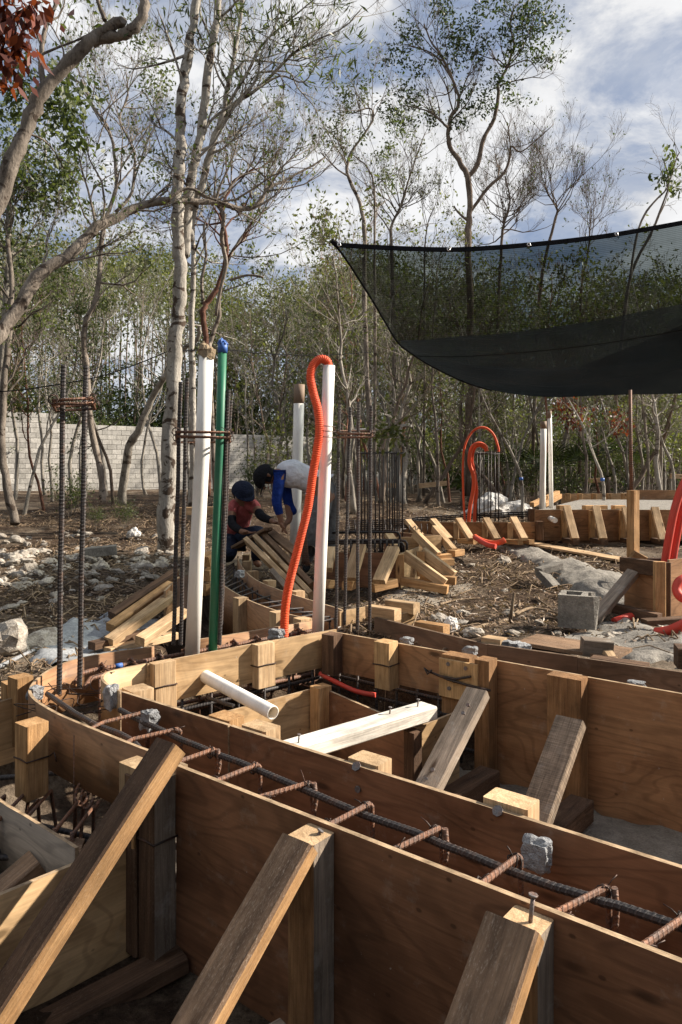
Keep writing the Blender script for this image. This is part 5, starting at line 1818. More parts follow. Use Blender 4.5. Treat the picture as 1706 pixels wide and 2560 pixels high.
hero('slender_tree', 'dark slender trunk at far left in front of the block wall',
     [([(40, 1310), (22, 1240), (5, 1130), (8, 1000), (20, 860), (30, 720), (20, 600)], 10.0, .062, .03, .5, (8, 1.3, .5, 3, (3, 5), .4))], 'bark', 27, leaf_size=.07, tip_leaf=.5)

# right-hand tall tree against the sky
DR = 16.0
hero('tall_tree', 'tall dark tree with airy crown standing above the shade net',
     [([(1172, 1240), (1172, 1000), (1176, 800), (1171, 600), (1174, 520), (1170, 445), (1152, 410), (1126, 368), (1121, 325), (1130, 290), (1148, 252), (1132, 198), (1104, 142), (1075, 98), (1060, 60)], DR, .085, .014, 0, (14, 1.2, .6, 3, (2, 4), .3)),
      ([(1170, 445), (1196, 406), (1208, 350), (1236, 296), (1246, 236), (1246, 208), (1268, 170), (1285, 110), (1275, 60), (1290, 10)], DR + .2, .055, .012, 0, (14, 1.2, .5, 3, (2, 4), .3)),
      ([(1121, 320), (1100, 300), (1075, 280), (1035, 268), (1000, 262)], DR - .3, .028, .008, 0, (7, 1.0, .3, 2, (3, 5), .2)),
      ([(1176, 530), (1220, 470), (1262, 430), (1275, 390), (1280, 365), (1300, 380), (1330, 360), (1385, 310)], DR + .5, .04, .008, 0, (12, 1.1, .2, 2, (3, 5), .35)),
      ([(1130, 198), (1090, 140), (1045, 120), (1010, 110)], DR, .02, .008, 0, (6, 1.0, .3, 2, (3, 5), .2)),
      ([(1268, 170), (1320, 150), (1345, 180)], DR, .018, .006, 0, (4, .8, .3, 2, (3, 5), .0)),
      ([(1180, 560), (1150, 535), (1135, 515)], DR, .03, .018)],
     'barkd', 31,
     blobs=[(846 + a * .5485, b * .5485, r_, n_, DR) for a, b, r_, n_ in
            ((310, 100, 22, 60), (340, 170, 26, 80), (270, 230, 26, 90), (300, 170, 20, 50), (440, 50, 18, 40), (490, 60, 26, 70), (550, 130, 34, 130), (600, 120, 26, 80), (510, 180, 32, 110), (580, 220, 36, 150), (470, 120, 20, 50), (520, 280, 24, 70),
             (620, 260, 24, 70), (650, 190, 20, 60), (640, 30, 18, 50), (740, 40, 36, 130), (820, 60, 40, 170), (880, 30, 34, 130), (930, 60, 34, 120), (990, 90, 24, 70), (860, 130, 38, 140), (940, 160, 34, 120), (800, 190, 36, 130), (740, 130, 24, 60),
             (780, 250, 26, 70), (860, 210, 30, 90), (900, 260, 28, 90), (960, 270, 22, 60), (1015, 255, 10, 16), (770, 380, 30, 110), (740, 340, 22, 50), (600, 480, 22, 90), (690, 480, 26, 110), (590, 410, 20, 40), (670, 410, 20, 40), (555, 555, 22, 80),
             (330, 300, 22, 70), (300, 420, 30, 110), (350, 440, 30, 110), (240, 500, 28, 90), (290, 560, 28, 100), (400, 520, 24, 70), (360, 330, 14, 30), (430, 270, 20, 50), (790, 450, 14, 30), (840, 450, 10, 20), (895, 458, 8, 16), (440, 560, 12, 26),
             (250, 250, 18, 40), (660, 320, 16, 30), (480, 20, 20, 50))],
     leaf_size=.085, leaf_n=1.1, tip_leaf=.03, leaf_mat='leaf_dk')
hero('thin_tree', 'thin leaning tree with green tufts left of the tall dark tree',
     [([(930, 1240), (922, 1000), (912, 780), (912, 600), (900, 510), (868, 432), (879, 380), (915, 330), (934, 296), (925, 270), (880, 285)], 14.5, .055, .010, 0, (16, 1.0, .5, 3, (2, 4), .35)),
      ([(870, 440), (846, 425), (820, 400), (800, 380)], 14.4, .02, .008, 0, (5, .8, .2, 2, (3, 5), .3)),
      ([(937, 1240), (938, 800), (937, 600), (936, 470), (920, 420), (880, 385)], 14.8, .035, .010, 0, (8, 1.0, .4, 2, (3, 5), .4))],
     'bark', 33, blobs=[(x, y, 22, 60, 14.4) for x, y in ((855, 250), (880, 265), (850, 290), (848, 340), (860, 370), (905, 340), (860, 230), (910, 215), (955, 190), (830, 330), (970, 370), (955, 390), (960, 440), (975, 470), (990, 300), (1010, 330))],
     leaf_size=.07, tip_leaf=.12, leaf_mat='leaf')
hero('thin_tree', 'bare twiggy tree right of the thin leaning tree, brushing the net top',
     [([(990, 1240), (985, 900), (980, 640), (978, 570), (1000, 520), (1020, 460), (1045, 380), (1065, 330)], 16.5, .05, .008, 0, (22, 1.3, .4, 3, (3, 5), .5)),
      ([(1060, 1240), (1062, 800), (1062, 640), (1070, 560), (1085, 520)], 17, .03, .008, 0, (12, 1.2, .5, 3, (3, 5), .5))],
     'bark', 35, leaf_size=.06, tip_leaf=.2, leaf_mat='leaf_ol')
hero('thin_tree', 'bare forked tree whose twigs stand above the middle of the net',
     [([(1240, 1240), (1242, 900), (1252, 640), (1260, 560), (1275, 500), (1262, 440)], 17, .05, .012, 0, (22, 1.4, .45, 3, (3, 6), .45)),
      ([(1330, 1240), (1345, 800), (1365, 640), (1390, 545), (1392, 520), (1368, 480), (1362, 455)], 17.5, .05, .010, 0, (20, 1.3, .5, 3, (3, 6), .45)),
      ([(1450, 1240), (1452, 760), (1470, 640), (1476, 560), (1480, 520)], 18, .04, .008, 0, (14, 1.1, .5, 3, (3, 5), .45))],
     'barkd', 37, leaf_size=.06, tip_leaf=.06, leaf_mat='leaf_dk')
hero('thin_tree', 'two thin bent stems crossing the right end of the net top',
     [([(1575, 700), (1590, 600), (1610, 540), (1640, 500), (1668, 470), (1690, 400), (1700, 380)], 12, .022, .008, 0, (6, .7, .6, 2, (3, 4), .0)),
      ([(1540, 1000), (1560, 800), (1580, 680), (1625, 590), (1650, 530), (1672, 460), (1660, 400)], 12.2, .035, .010, 0, (6, .7, .6, 2, (3, 4), .0))],
     'bark', 39, blobs=[(1675, 380, 14, 24, 12), (1680, 420, 16, 30, 12), (1665, 450, 16, 30, 12), (1700, 470, 16, 24, 12)], leaf_size=.11, leaf_mat='leaf', droop=1.2)

# dead red leaves hanging in at the top left, close to the camera
rl = hero('red_leaf_branch', 'hanging dead dark red leaves in the top left corner',
          [([(-60, -40), (-20, 20), (10, 60), (20, 100)], 3.2, .006, .003), ([(-40, -60), (30, -20), (60, 10), (75, 30)], 3.2, .005, .002), ([(-50, 20), (-10, 80), (0, 120)], 3.2, .004, .002)],
          'barkd', 41, blobs=[(x, y, 16, 15, 3.2) for x, y in ((75, 20), (85, 50), (70, 10), (20, 60), (30, 75), (5, 40), (0, 80), (15, 110), (35, 105), (0, 130), (0, 150), (-10, 100), (40, 15), (10, 20))],
          leaf_size=.075, leaf_mat='leaf_red', droop=1.6)
rl['category'] = 'branch'

# ---------------------------------------------------------------- copies of slim forest trees
def make_variant(seed, H, r, mat, leafy, lm, crown0=.35, lean=.12, fork=True):
    rnd = random.Random(seed)
    mb, tips = MB(), []
    p, d = Vector((0, 0, -.15)), Vector((rnd.gauss(0, lean), rnd.gauss(0, lean), 1)).normalized()
    pts, rad = [p.copy()], [r * 1.25]
    n_ = 16
    for i in range(n_):
        d = (d + Vector((rnd.gauss(0, .13), rnd.gauss(0, .13), .14))).normalized()
        p = p + d * (H / n_)
        pts.append(p.copy())
        rad.append(r * (1 - .82 * (i + 1) / n_))
    mb.tube(pts, rad, 8)
    for k in range(15 if fork else 9):
        t = crown0 + (1 - crown0) * rnd.random()
        i = min(n_ - 1, int(t * n_))
        an = rnd.uniform(0, 6.28)
        s = Vector((math.cos(an), math.sin(an), rnd.uniform(.4, 1.1)))
        grow(mb, pts[i], s, H * rnd.uniform(.12, .26), rad[i] * .55, 3 if k % 3 == 0 else 2, rnd, tips, .65, .35, (3, 4), 5, .2, .0022)
    me = mb.mesh('trunk', [mat])
    tp = np.array([tuple(q_) for q_ in tips])
    rr = np.random.default_rng(seed)
    k = int(len(tp) * leafy)
    pos = tp[rr.integers(0, len(tp), k)] + rr.normal(size=(k, 3)) * .11
    return me, leaf_mesh('crown', pos, .085, lm, .4, seed)


VAR = [make_variant(101, 6.5, .055, M['barkl'], .55, M['leaf_ol']), make_variant(102, 7.5, .07, M['bark'], .5, M['leaf']), make_variant(103, 5.0, .035, M['barkl'], .5, M['leaf_ol'], .25),
       make_variant(104, 6.0, .05, M['barkd'], 1.3, M['leaf'], .3), make_variant(105, 8.0, .06, M['barkl'], .35, M['leaf_ol'], .4), make_variant(106, 4.2, .03, M['barkr'], .9, M['leaf_ol'], .25),
       make_variant(107, 6.8, .045, M['bark'], 1.1, M['leaf_ol'], .3), make_variant(108, 5.6, .04, M['barkl'], .4, M['leaf'], .35),
       make_variant(109, 7.0, .05, M['barkd'], .12, M['leaf'], .4), make_variant(110, 6.4, .05, M['barkl'], .15, M['leaf_ol'], .45)]


VAR_H = [max(v.co.z for v in a.vertices) for a, b in VAR]


def plant_tree(px, d, var, s, label, group, name='forest_tree', z=None, ytop=None, thick=1.0):
    x = (px - CX) * d / F
    if ytop:
        s = (EYE + (HY - ytop) * d / F - gz(x, d)) / VAR_H[var]
    t = thing(name, label, 'tree', (x, d, (gz(x, d) if z is None else z) - .03), group)
    t.rotation_euler = (0, 0, random.uniform(0, 6.28))
    t.scale = (s * thick, s * thick, s * random.uniform(.9, 1.1))
    obj_of('trunk', VAR[var][0], t)
    obj_of('crown', VAR[var][1], t)
    return t


random.seed(77)
# individually recognisable trunks in the clearing and at the left
TR = [(1308, 13.5, 0, .95, 'pale thin trunk with blue tape left of the twin pipes', 'blue'), (1503, 13.0, 0, 1.0, 'pale thin trunk with blue tape rising from the pale slab', 'blue'),
      (1455, 15.0, 1, .9, 'grey kinked trunk between the twin pipes and the slab trunk', None), (1100, 14.0, 1, 1.0, 'stout brown trunk left of the red conduit arch', None),
      (1150, 16.0, 3, 1.1, 'thick brown trunk straight behind the red conduits', None), (1620, 15.5, 1, 1.05, 'pale forked trunk right of the square post', None),
      (1600, 16.5, 4, .95, 'grey trunk just right of the rusty rod', None), (115, 15.5, 5, 1.35, 'thin reddish trunk before the block wall step', None),
      (55, 14.5, 7, 1.1, 'slim grey trunk near the left edge before the block wall', None), (285, 15.5, 3, 1.0, 'dark trunk before the wall left of the slanting trunk', None)]
for px, d, v_, s, lb, ex in TR:
    t = plant_tree(px, d, v_, s, lb, None, ytop=random.uniform(600, 720) if px > 1000 else random.uniform(560, 700))
    if ex:
        me = VAR[v_][0]
        co = [v.co for v in me.vertices if 1.05 < v.co.z < 1.65]
        c = sum(co, Vector()) / len(co)
        rmax = max((Vector((v.x, v.y, 0)) - Vector((c.x, c.y, 0))).length for v in co)
        ob = obj_of('tape_band', MB().tube([c - Vector((0, 0, .04)), c + Vector((0, 0, .05))], min(rmax, .05) + .008, 12).mesh('tape_band', [M['blue']]), t)
for px, d, v_, lb in ((885, 12.5, 9, 'stout ashy trunk just left of the far bars'), (950, 13.5, 8, 'stout brown trunk rising behind the far bars'), (1015, 14.5, 9, 'stout ashy trunk beside the shelter post'), (1060, 15.5, 8, 'stout brown trunk behind the pale cross board'),
                      (1195, 16.5, 9, 'stout ashy trunk above the large white boulder'), (1250, 15.5, 8, 'stout brown trunk right of the red conduit arch'), (1400, 17, 9, 'stout ashy trunk right of the twin white pipes'), (1555, 16, 8, 'stout brown trunk left of the rusty rod'),
                      (1660, 14.5, 9, 'stout ashy trunk near the red conduits at the right edge'), (700, 17, 9, 'stout ashy trunk behind the stooping worker')):
    plant_tree(px, d, v_, 1, lb, None, ytop=random.uniform(600, 690), thick=1.7)
GRP = 'slim trees of the forest edge'


def wall_y(x):
    return 28.0 + (x + 13.67) * .71


def top_row(px):
    """row of the photograph where the tree tops end, by column"""
    return lerp1(px, ((-100, 560), (300, 560), (500, 640), (700, 690), (850, 640), (1000, 600), (1150, 640), (1300, 680), (1500, 690), (1800, 660)))


def lerp1(x, pts):
    for (x0, y0), (x1, y1) in zip(pts[:-1], pts[1:]):
        if x <= x1:
            return y0 + (y1 - y0) * (x - x0) / (x1 - x0)
    return pts[-1][1]




def place(px):
    for lim, w in ((150, 'near the left edge'), (330, 'left of the slanting trunk'), (430, 'beside the pale tree'), (600, 'behind the white and green pipes'), (720, 'behind the crouching worker'), (860, 'behind the orange hose'),
                   (1020, 'behind the tall bars'), (1140, 'behind the splayed braces'), (1290, 'behind the red conduits'), (1410, 'behind the twin white pipes'), (1530, 'behind the pale slab'), (1640, 'behind the square post')):
        if px < lim:
            return w
    return 'near the right edge'


def where(px, d, v_):
    tone = ('ashy', 'grey', 'thin ashy', 'dark', 'tall ashy', 'thin reddish', 'leafy grey', 'pale thin', 'bare brown', 'bare ashy')[v_]
    dep = 'at the front of the wood' if d < 18.5 else 'inside the wood' if d < 28 else 'deep in the wood'
    return f'{tone} tree {dep} {place(px)}'


for k in range(60):
    px = random.uniform(-60, 1760)
    d = random.uniform(15.5, 26)
    v_ = random.choice((0, 1, 2, 4, 5, 7, 2, 0, 7, 4)) if px > 760 else random.choice((4, 7, 8, 8, 9, 9, 2))
    plant_tree(px, d, v_, 1, where(px, d, v_), GRP, ytop=top_row(px) + random.gauss(10, 60))
for k in range(26):
    px = random.uniform(950, 1760)
    v_, d = random.choice((0, 2, 4, 7, 5, 2)), random.uniform(15, 21)
    plant_tree(px, d, v_, 1, where(px, d, v_), GRP, ytop=top_row(px) + random.gauss(60, 60))
for k in range(40):
    px = random.uniform(-80, 1800)
    d = random.uniform(30, 42)
    x = (px - CX) * d / F
    if px < 1150:
        d = max(d, wall_y(x) + 2)
    v_ = random.choice((0, 1, 3, 6, 6, 3))
    plant_tree(px, d, v_, 1, where(px, d, v_), 'deeper wood trees', ytop=top_row(px) + random.gauss(40, 40))
# shrubs (countable, leafy)
def shrub_var(seed, R, H, lm, n_=900, ls=.07):
    rnd = random.Random(seed)
    mb, tips = MB(), []
    for k in range(9):
        an = rnd.uniform(0, 6.28)
        grow(mb, (math.cos(an) * .05, math.sin(an) * .05, -.05), (math.cos(an) * .5, math.sin(an) * .5, 1), H * rnd.uniform(.6, 1), .012, 2, rnd, tips, .7, .3, (3, 5), 5, .2)
    tp = np.array([tuple(q_) for q_ in tips])
    rr = np.random.default_rng(seed)
    pos = tp[rr.integers(0, len(tp), n_)] + rr.normal(size=(n_, 3)) * .08
    return mb.mesh('stem', [M['bark']]), leaf_mesh('foliage', pos, ls, lm, .3, seed)


SHV = [shrub_var(301, .6, 1.6, M['leaf_ol']), shrub_var(302, .5, 1.1, M['leaf']), shrub_var(303, .8, 2.2, M['leaf_ol'], 1300), shrub_var(304, .6, 2.6, M['leaf'], 1400, .08)]


def plant_shrub(px, d, v_, s, label, group=None, name='shrub'):
    x = (px - CX) * d / F
    t = thing(name, label, 'shrub', (x, d, gz(x, d)), group)
    t.rotation_euler = (0, 0, random.uniform(0, 6.28))
    t.scale = (s, s, s)
    obj_of('stem', SHV[v_][0], t)
    obj_of('foliage', SHV[v_][1], t)


for px, d, v_, s, lb in ((175, 14.0, 1, .75, 'small green shrub by the wall step at left'), (310, 12.0, 1, .38, 'low green ground plant between rubble and slanting trunk'), (240, 12.2, 1, .3, 'little bright green plant left of the low one'),
                         (645, 15.0, 1, .8, 'pale green spiky shrub behind the stooping worker head'), (980, 9.6, 1, .5, 'leafy sprig hanging by the shelter roof'), (1310, 16.5, 1, .9, 'bright green shrub left of the twin pipes'),
                         (1420, 15.5, 1, .8, 'bright green shrub behind the slab form'), (700, 13.5, 0, .9, 'olive shrub between the taped pipe and the hose')):
    if lb.startswith('leafy sprig'):
        hero('leafy_twig', lb, [([(1040, 1010), (1010, 1040), (985, 1065), (950, 1075), (920, 1080)], 7.5, .008, .003)], 'bark', 55,
             blobs=[(x, y, 16, 22, 7.5) for x, y in ((950, 1075), (970, 1085), (985, 1068), (1000, 1088), (930, 1090), (1010, 1100))], leaf_size=.07, leaf_mat='leaf_ol')['category'] = 'branch'
    else:
        plant_shrub(px, d, v_, s, lb)
for k in range(110):
    px, d = random.uniform(-80, 1800), random.uniform(18, 30)
    if px < 760:
        d = wall_y((px - CX) * 33 / F) + random.uniform(2, 8)
    elif px < 1150:
        d = random.uniform(20, 42)
    plant_shrub(px, d, random.choice((0, 2, 3, 2)), random.uniform(.9, 1.5), 'olive shrub in the undergrowth ' + place(px), 'undergrowth shrubs')
# red-leaved sprays at right, fan palms
for k, (px, py) in enumerate(((1420, 1030), (1440, 1045), (1552, 1060))):
    hero('red_leaf_branch', ['rusty red leaf spray under the net, left one', 'rusty red leaf spray under the net, middle one', 'rusty red leaf spray beside the rusty rod'][k],
         [([(px - 10, py - 60), (px - 4, py - 20), (px, py + 10)], 14, .012, .005)], 'barkd', 60 + k, blobs=[(px, py, 24, 90, 14), (px - 4, py - 24, 20, 50, 14)], leaf_size=.08, leaf_mat='leaf_red', droop=1.2)['category'] = 'branch'


def palm(px, d, s, label):
    x = (px - CX) * d / F
    z = gz(x, d)
    t = thing('fan_palm', label, 'palm', (x, d, z))
    rnd = random.Random(int(px))
    part('stem', MB().tube([(x, d, z), (x + .02, d, z + .5 * s)], [.05 * s, .04 * s], 8), M['barkd'], t)
    for k in range(9):
        an = k * 2.4
        dirv = Vector((math.cos(an), math.sin(an) * .8, rnd.uniform(.4, 1.3))).normalized()
        c = Vector((x, d, z + .5 * s)) + dirv * s * .7
        mb = MB()
        mb.tube([(x, d, z + .5 * s), c], .006, 4)
        side = dirv.cross(Vector((0, 0, 1))).normalized()
        nrm = side.cross(dirv)
        for j in range(13):
            a2 = (j - 6) / 6 * 1.5
            tip = c + (dirv * math.cos(a2) + side * math.sin(a2)) * s * .55 - Vector((0, 0, .08 * s))
            w = (dirv * -math.sin(a2) + side * math.cos(a2)) * .02 * s
            m_ = c.lerp(tip, .5) + nrm * .03 * s
            mb.add([c, m_ + w, tip, m_ - w], [[0, 1, 2, 3]])
        part('frond', mb, M['leaf_dk'], t)


palm(1420, 15.5, 1.0, 'fan palm in the shade behind the twin white pipes')
palm(1360, 17, 1.1, 'fan palm in the dark left of the kinked trunk')
palm(1265, 17, .9, 'fan palm behind the white boulders')
palm(1520, 18, 1.2, 'fan palm in the dark behind the slab trunk')


# ---------------------------------------------------------------- far wood: one mass
def far_wood():
    r = np.random.default_rng(5)
    mb = MB()
    pos, posd = [], []
    rnd = random.Random(6)
    for k in range(330):
        d = rnd.uniform(29, 60)
        x = rnd.uniform(-.62, .62) * d
        if x / d < .14:
            d = max(d, wall_y(x) + rnd.uniform(1, 14))
        H = EYE - .8 + (HY - top_row(CX + x / d * F) - abs(rnd.gauss(60, 90))) * d / F - .6
        z = .8
        pts = [Vector((x, d, z))]
        for i in range(4):
            pts.append(pts[-1] + Vector((rnd.gauss(0, .22), rnd.gauss(0, .2), H / 4)))
        mb.tube(pts, [.06, .05, .04, .03, .012], 4, cap=False)
        c = np.array(pts[-1])
        m_ = int(rnd.uniform(260, 520))
        g_ = r.normal(size=(max(5, m_ // 14), 3)) * np.array([1.1, 1.1, .95]) + c - np.array([0, 0, 1.0])
        pos.append(g_[r.integers(0, len(g_), m_)] + r.normal(size=(m_, 3)) * .26)
    for k in range(1150):
        d = rnd.uniform(26, 58)
        x = rnd.uniform(-.62, .62) * d
        c = np.array([x, d, .8 + abs(rnd.gauss(0, 1.7))])
        if x / d < .14:
            c[1] = max(d, wall_y(x) + rnd.uniform(2, 10))
            c[2] = 2.2 + abs(rnd.gauss(0, 2.2))
        m_ = int(rnd.uniform(60, 150))
        g_ = r.normal(size=(8, 3)) * np.array([.9, .9, .7]) + c
        posd.append(g_[r.integers(0, 8, m_)] + r.normal(size=(m_, 3)) * .25)
    t = bpy.data.objects.new('far_wood', None)
    COL.objects.link(t)
    tag(t, 'dense far wood of leafy trees closing the view behind the site', 'wood', None, 'stuff')
    o = part('trunks', mb, M['barkd'], t)
    o['kind'] = 'stuff'
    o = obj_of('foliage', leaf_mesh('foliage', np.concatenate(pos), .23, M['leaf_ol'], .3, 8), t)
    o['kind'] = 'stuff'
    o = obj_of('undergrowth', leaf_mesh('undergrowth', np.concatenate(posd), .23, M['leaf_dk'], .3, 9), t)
    o['kind'] = 'stuff'


far_wood()


# ---------------------------------------------------------------- the wood goes on round the clearing, out of view
def wood_round():
    r = np.random.default_rng(55)
    rnd = random.Random(9)
    pos = []
    mb = MB()
    for k in range(230):
        an = rnd.uniform(math.radians(95), math.radians(330))       # compass bearing from +Y towards +X, sun side left open
        R = rnd.uniform(9, 19)
        x, y = math.sin(an) * R, math.cos(an) * R + 2
        if abs(x) < .6 * y + 1:
            continue
        H = rnd.uniform(5, 8)
        pts = [Vector((x, y, gz(x, y) - .1))]
        for i in range(3):
            pts.append(pts[-1] + Vector((rnd.gauss(0, .2), rnd.gauss(0, .2), H / 3)))
        mb.tube(pts, [.07, .055, .04, .015], 5, cap=False)
        g_ = r.normal(size=(14, 3)) * np.array([1.1, 1.1, H * .28]) + np.array([x, y, H * .55])
        m_ = 260
        pos.append(g_[r.integers(0, 14, m_)] + r.normal(size=(m_, 3)) * .35)
    t = bpy.data.objects.new('surrounding_wood', None)
    COL.objects.link(t)
    tag(t, 'leafy wood closing in round the clearing behind the viewer', 'wood', None, 'stuff')
    part('trunks', mb, M['barkd'], t)['kind'] = 'stuff'
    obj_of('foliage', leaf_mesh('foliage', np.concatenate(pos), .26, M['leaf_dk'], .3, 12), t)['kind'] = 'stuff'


wood_round()

# ---------------------------------------------------------------- shade net
def lerp_curve(pts, x):
    for (x0, y0), (x1, y1) in zip(pts[:-1], pts[1:]):
        if x <= x1:
            f = (x - x0) / (x1 - x0)
            return y0 + (y1 - y0) * f
    return pts[-1][1]


def shade_net():
    top = [(838, 611), (980, 619), (1122, 623), (1222, 619), (1322, 611), (1430, 600), (1541, 585), (1706, 556), (1790, 538)]
    bot = [(838, 612), (858, 638), (881, 672), (932, 752), (965, 808), (995, 856), (1030, 884), (1081, 916), (1173, 959), (1265, 982), (1380, 993), (1523, 988), (1706, 984), (1790, 978)]
    tc = catmull([Vector((a, b, 0)) for a, b in top], 8)
    bc = catmull([Vector((a, b, 0)) for a, b in bot], 8)
    top = [(p.x, p.y) for p in tc]
    bot = [(p.x, p.y) for p in bc]
    t = thing('shade_net', 'black see-through shade net sagging over the clearing at right', 'net', P(842, 612, 5.6))
    nx, nt = 110, 26
    vs, gs = [], []
    rnd = random.Random(4)
    for i in range(nx + 1):
        x = 838.5 + (1790 - 838.5) * (i / nx) ** 1.25
        yt, yb = lerp_curve(top, x), lerp_curve(bot, x)
        for j in range(nt + 1):
            f = j / nt
            d = 5.6 + 1.7 * f ** 1.4
            wr = mnoise.noise(Vector((x * .004, f * 7, 1.0))) * .16 * f + mnoise.noise(Vector((x * .012, f * 16 + x * .012, 5.0))) * .07 * f
            p = P(x, yt + (yb - yt) * f, d + wr)
            vs.append(p)
            gs.append(((x - 838) * 5.6 / F, (yb - yt) * f * 6 / F, 0))
    fs = []
    for i in range(nx):
        for j in range(nt):
            a = i * (nt + 1) + j
            fs.append([a, a + 1, a + nt + 2, a + nt + 1])
    part('net', MB().add(vs, fs, gs, 0, True), M['net'], t)
    far = [(1000, 850), (1060, 850), (1150, 840), (1250, 835), (1400, 815), (1500, 800), (1600, 780), (1706, 760), (1790, 745)]
    vs, gs = [], []
    nx2, nt2 = 60, 12
    for i in range(nx2 + 1):
        x = 1002 + (1790 - 1002) * i / nx2
        y0, y1 = lerp_curve(bot, x), min(lerp_curve(bot, x), lerp_curve(far, x))
        for j in range(nt2 + 1):
            f = j / nt2
            p = P(x, y0 + (y1 - y0) * f, 7.3 + 2.2 * f + mnoise.noise(Vector((x * .01, f * 5, 9))) * .12 * f)
            vs.append(p)
            gs.append(((x - 838) * 6.6 / F, 2 + f * 1.6, 0))
    fs = [[i * (nt2 + 1) + j, i * (nt2 + 1) + j + 1, (i + 1) * (nt2 + 1) + j + 1, (i + 1) * (nt2 + 1) + j] for i in range(nx2) for j in range(nt2)]
    part('net', MB().add(vs, fs, gs, 0, True), M['net'], t)['label'] = 'far half of the net rising away'
    fold = [(1040, 890), (1150, 912), (1265, 918), (1380, 922), (1455, 915), (1600, 858), (1706, 812), (1790, 775)]
    vs, gs = [], []
    for i in range(nx2 + 1):
        x = 1042 + (1790 - 1042) * i / nx2
        y0, y1 = lerp_curve(bot, x) - 1.0, min(lerp_curve(bot, x) - 1.5, lerp_curve(fold, x))
        for j in range(7):
            f = j / 6
            vs.append(P(x, y0 + (y1 - y0) * f, 7.22 + .9 * f + mnoise.noise(Vector((x * .01, f * 4, 3))) * .10 * f))
            gs.append(((x - 838) * 6.6 / F, 4 + f * 1.0, 0))
    fs = [[i * 7 + j, i * 7 + j + 1, (i + 1) * 7 + j + 1, (i + 1) * 7 + j] for i in range(nx2) for j in range(6)]
    part('net_fold', MB().add(vs, fs, gs, 0, True), M['net'], t)['label'] = 'slack fold of net hanging in the belly'
    # hem with metal eyelets, edge cord, corner knot
    hem = MB()
    hp_ = [P(a, b, 5.59) for a, b in top[::2]]
    w = .034
    hem.add([p + Vector((0, 0, w * .45)) for p in hp_] + [p - Vector((0, .004, w * .55)) for p in hp_], [[i, i + 1, len(hp_) + i + 1, len(hp_) + i] for i in range(len(hp_) - 1)])
    hem.add([p + Vector((0, .012, w * .45)) for p in hp_] + [p + Vector((0, .012, -w * .55)) for p in hp_], [[i, len(hp_) + i, len(hp_) + i + 1, i + 1] for i in range(len(hp_) - 1)])
    hm = part('hem', hem, M['hem'], t)
    hm['label'] = 'thick black hem along the top edge'
    for a in (848, 1122, 1322, 1541):
        c = P(a, lerp_curve(top, a) + .5, 5.575)
        part('eyelet', MB().tube([c + Vector((math.cos(q_) * .0105, -.004, math.sin(q_) * .0105)) for q_ in np.linspace(0, 6.283, 13)], .005, 6), M['steel'], hm)
    part('edge_cord', MB().tube([P(a, b, 5.6 + 1.7 * (i / len(bot))) for i, (a, b) in enumerate(bot[:70])], .009, 6), M['hem'], t)
    k = P(838, 608, 5.6)
    kn = MB().tube([k + Vector((.02, 0, -.02)), k, k + Vector((-.02, 0, .012)), k + Vector((-.012, 0, .03))], [.02, .024, .016, .010], 8)
    part('corner_knot', kn, M['hem'], t)
    a, b = P(838, 606, 5.6), P(700, 480, 9.2)
    cd = thing('cord', 'thin dark cord tied from the net corner to the pale tree branches', 'cord', a)
    part('cord', MB().tube([a.lerp(b, f) - Vector((0, 0, .25 * math.sin(f * 3.14))) for f in np.linspace(0, 1, 14)], .0016, 4), M['hem'], cd)


shade_net()
w = catmull([P(*q_) for q_ in ((-60, 982, 8.4), (60, 974, 8.4), (230, 946, 8.5), (330, 915, 8.7), (417, 880, 8.9))], 6)
solo('cable', MB().tube(w, .007, 5), M['hem'], 'black cable slung from the left edge to the pale tree', 'cable', w[0])
w = catmull([P(*q_) for q_ in ((430, 878, 9.0), (560, 874, 10), (660, 884, 11), (800, 888, 12), (930, 880, 13))], 6)
solo('cable', MB().tube(w, .007, 5), M['hem'], 'black cable slung from the pale tree towards the net', 'cable', w[0])
w = catmull([Pg(*q_) + Vector((0, 0, .02)) for q_ in ((-30, 1690), (40, 1655), (110, 1622), (190, 1595), (270, 1540), (300, 1528))], 6)
solo('cable', MB().tube(w, .012, 6), M['spacer'], 'grey hose lying across the concrete beside the rounded form', 'hose', w[0])


# ---------------------------------------------------------------- people
def skin_mesh(name, joints, edges, mat, sub=2):
    """grow a continuous surface over a joint graph: joints = {key: (Vector, radius or (rx, ry))}"""
    keys = list(joints)
    me = bpy.data.meshes.new(name)
    me.from_pydata([tuple(joints[k][0]) for k in keys], [(keys.index(a), keys.index(b)) for a, b in edges], [])
    ob = bpy.data.objects.new(name, me)
    COL.objects.link(ob)
    ob.modifiers.new('skin', 'SKIN').use_smooth_shade = True
    sv = me.skin_vertices[0].data
    for i, k in enumerate(keys):
        r = joints[k][1]
        sv[i].radius = r if isinstance(r, tuple) else (r, r)
        sv[i].use_root = (i == 0)
    s = ob.modifiers.new('sub', 'SUBSURF')
    s.levels = s.render_levels = sub
    dg = bpy.context.evaluated_depsgraph_get()
    out = bpy.data.meshes.new_from_object(ob.evaluated_get(dg))
    bpy.data.objects.remove(ob)
    out.name = name
    out.materials.clear()
    out.materials.append(mat)
    for p in out.polygons:
        p.use_smooth = True
    return out


def chain(*keys):
    return list(zip(keys[:-1], keys[1:]))


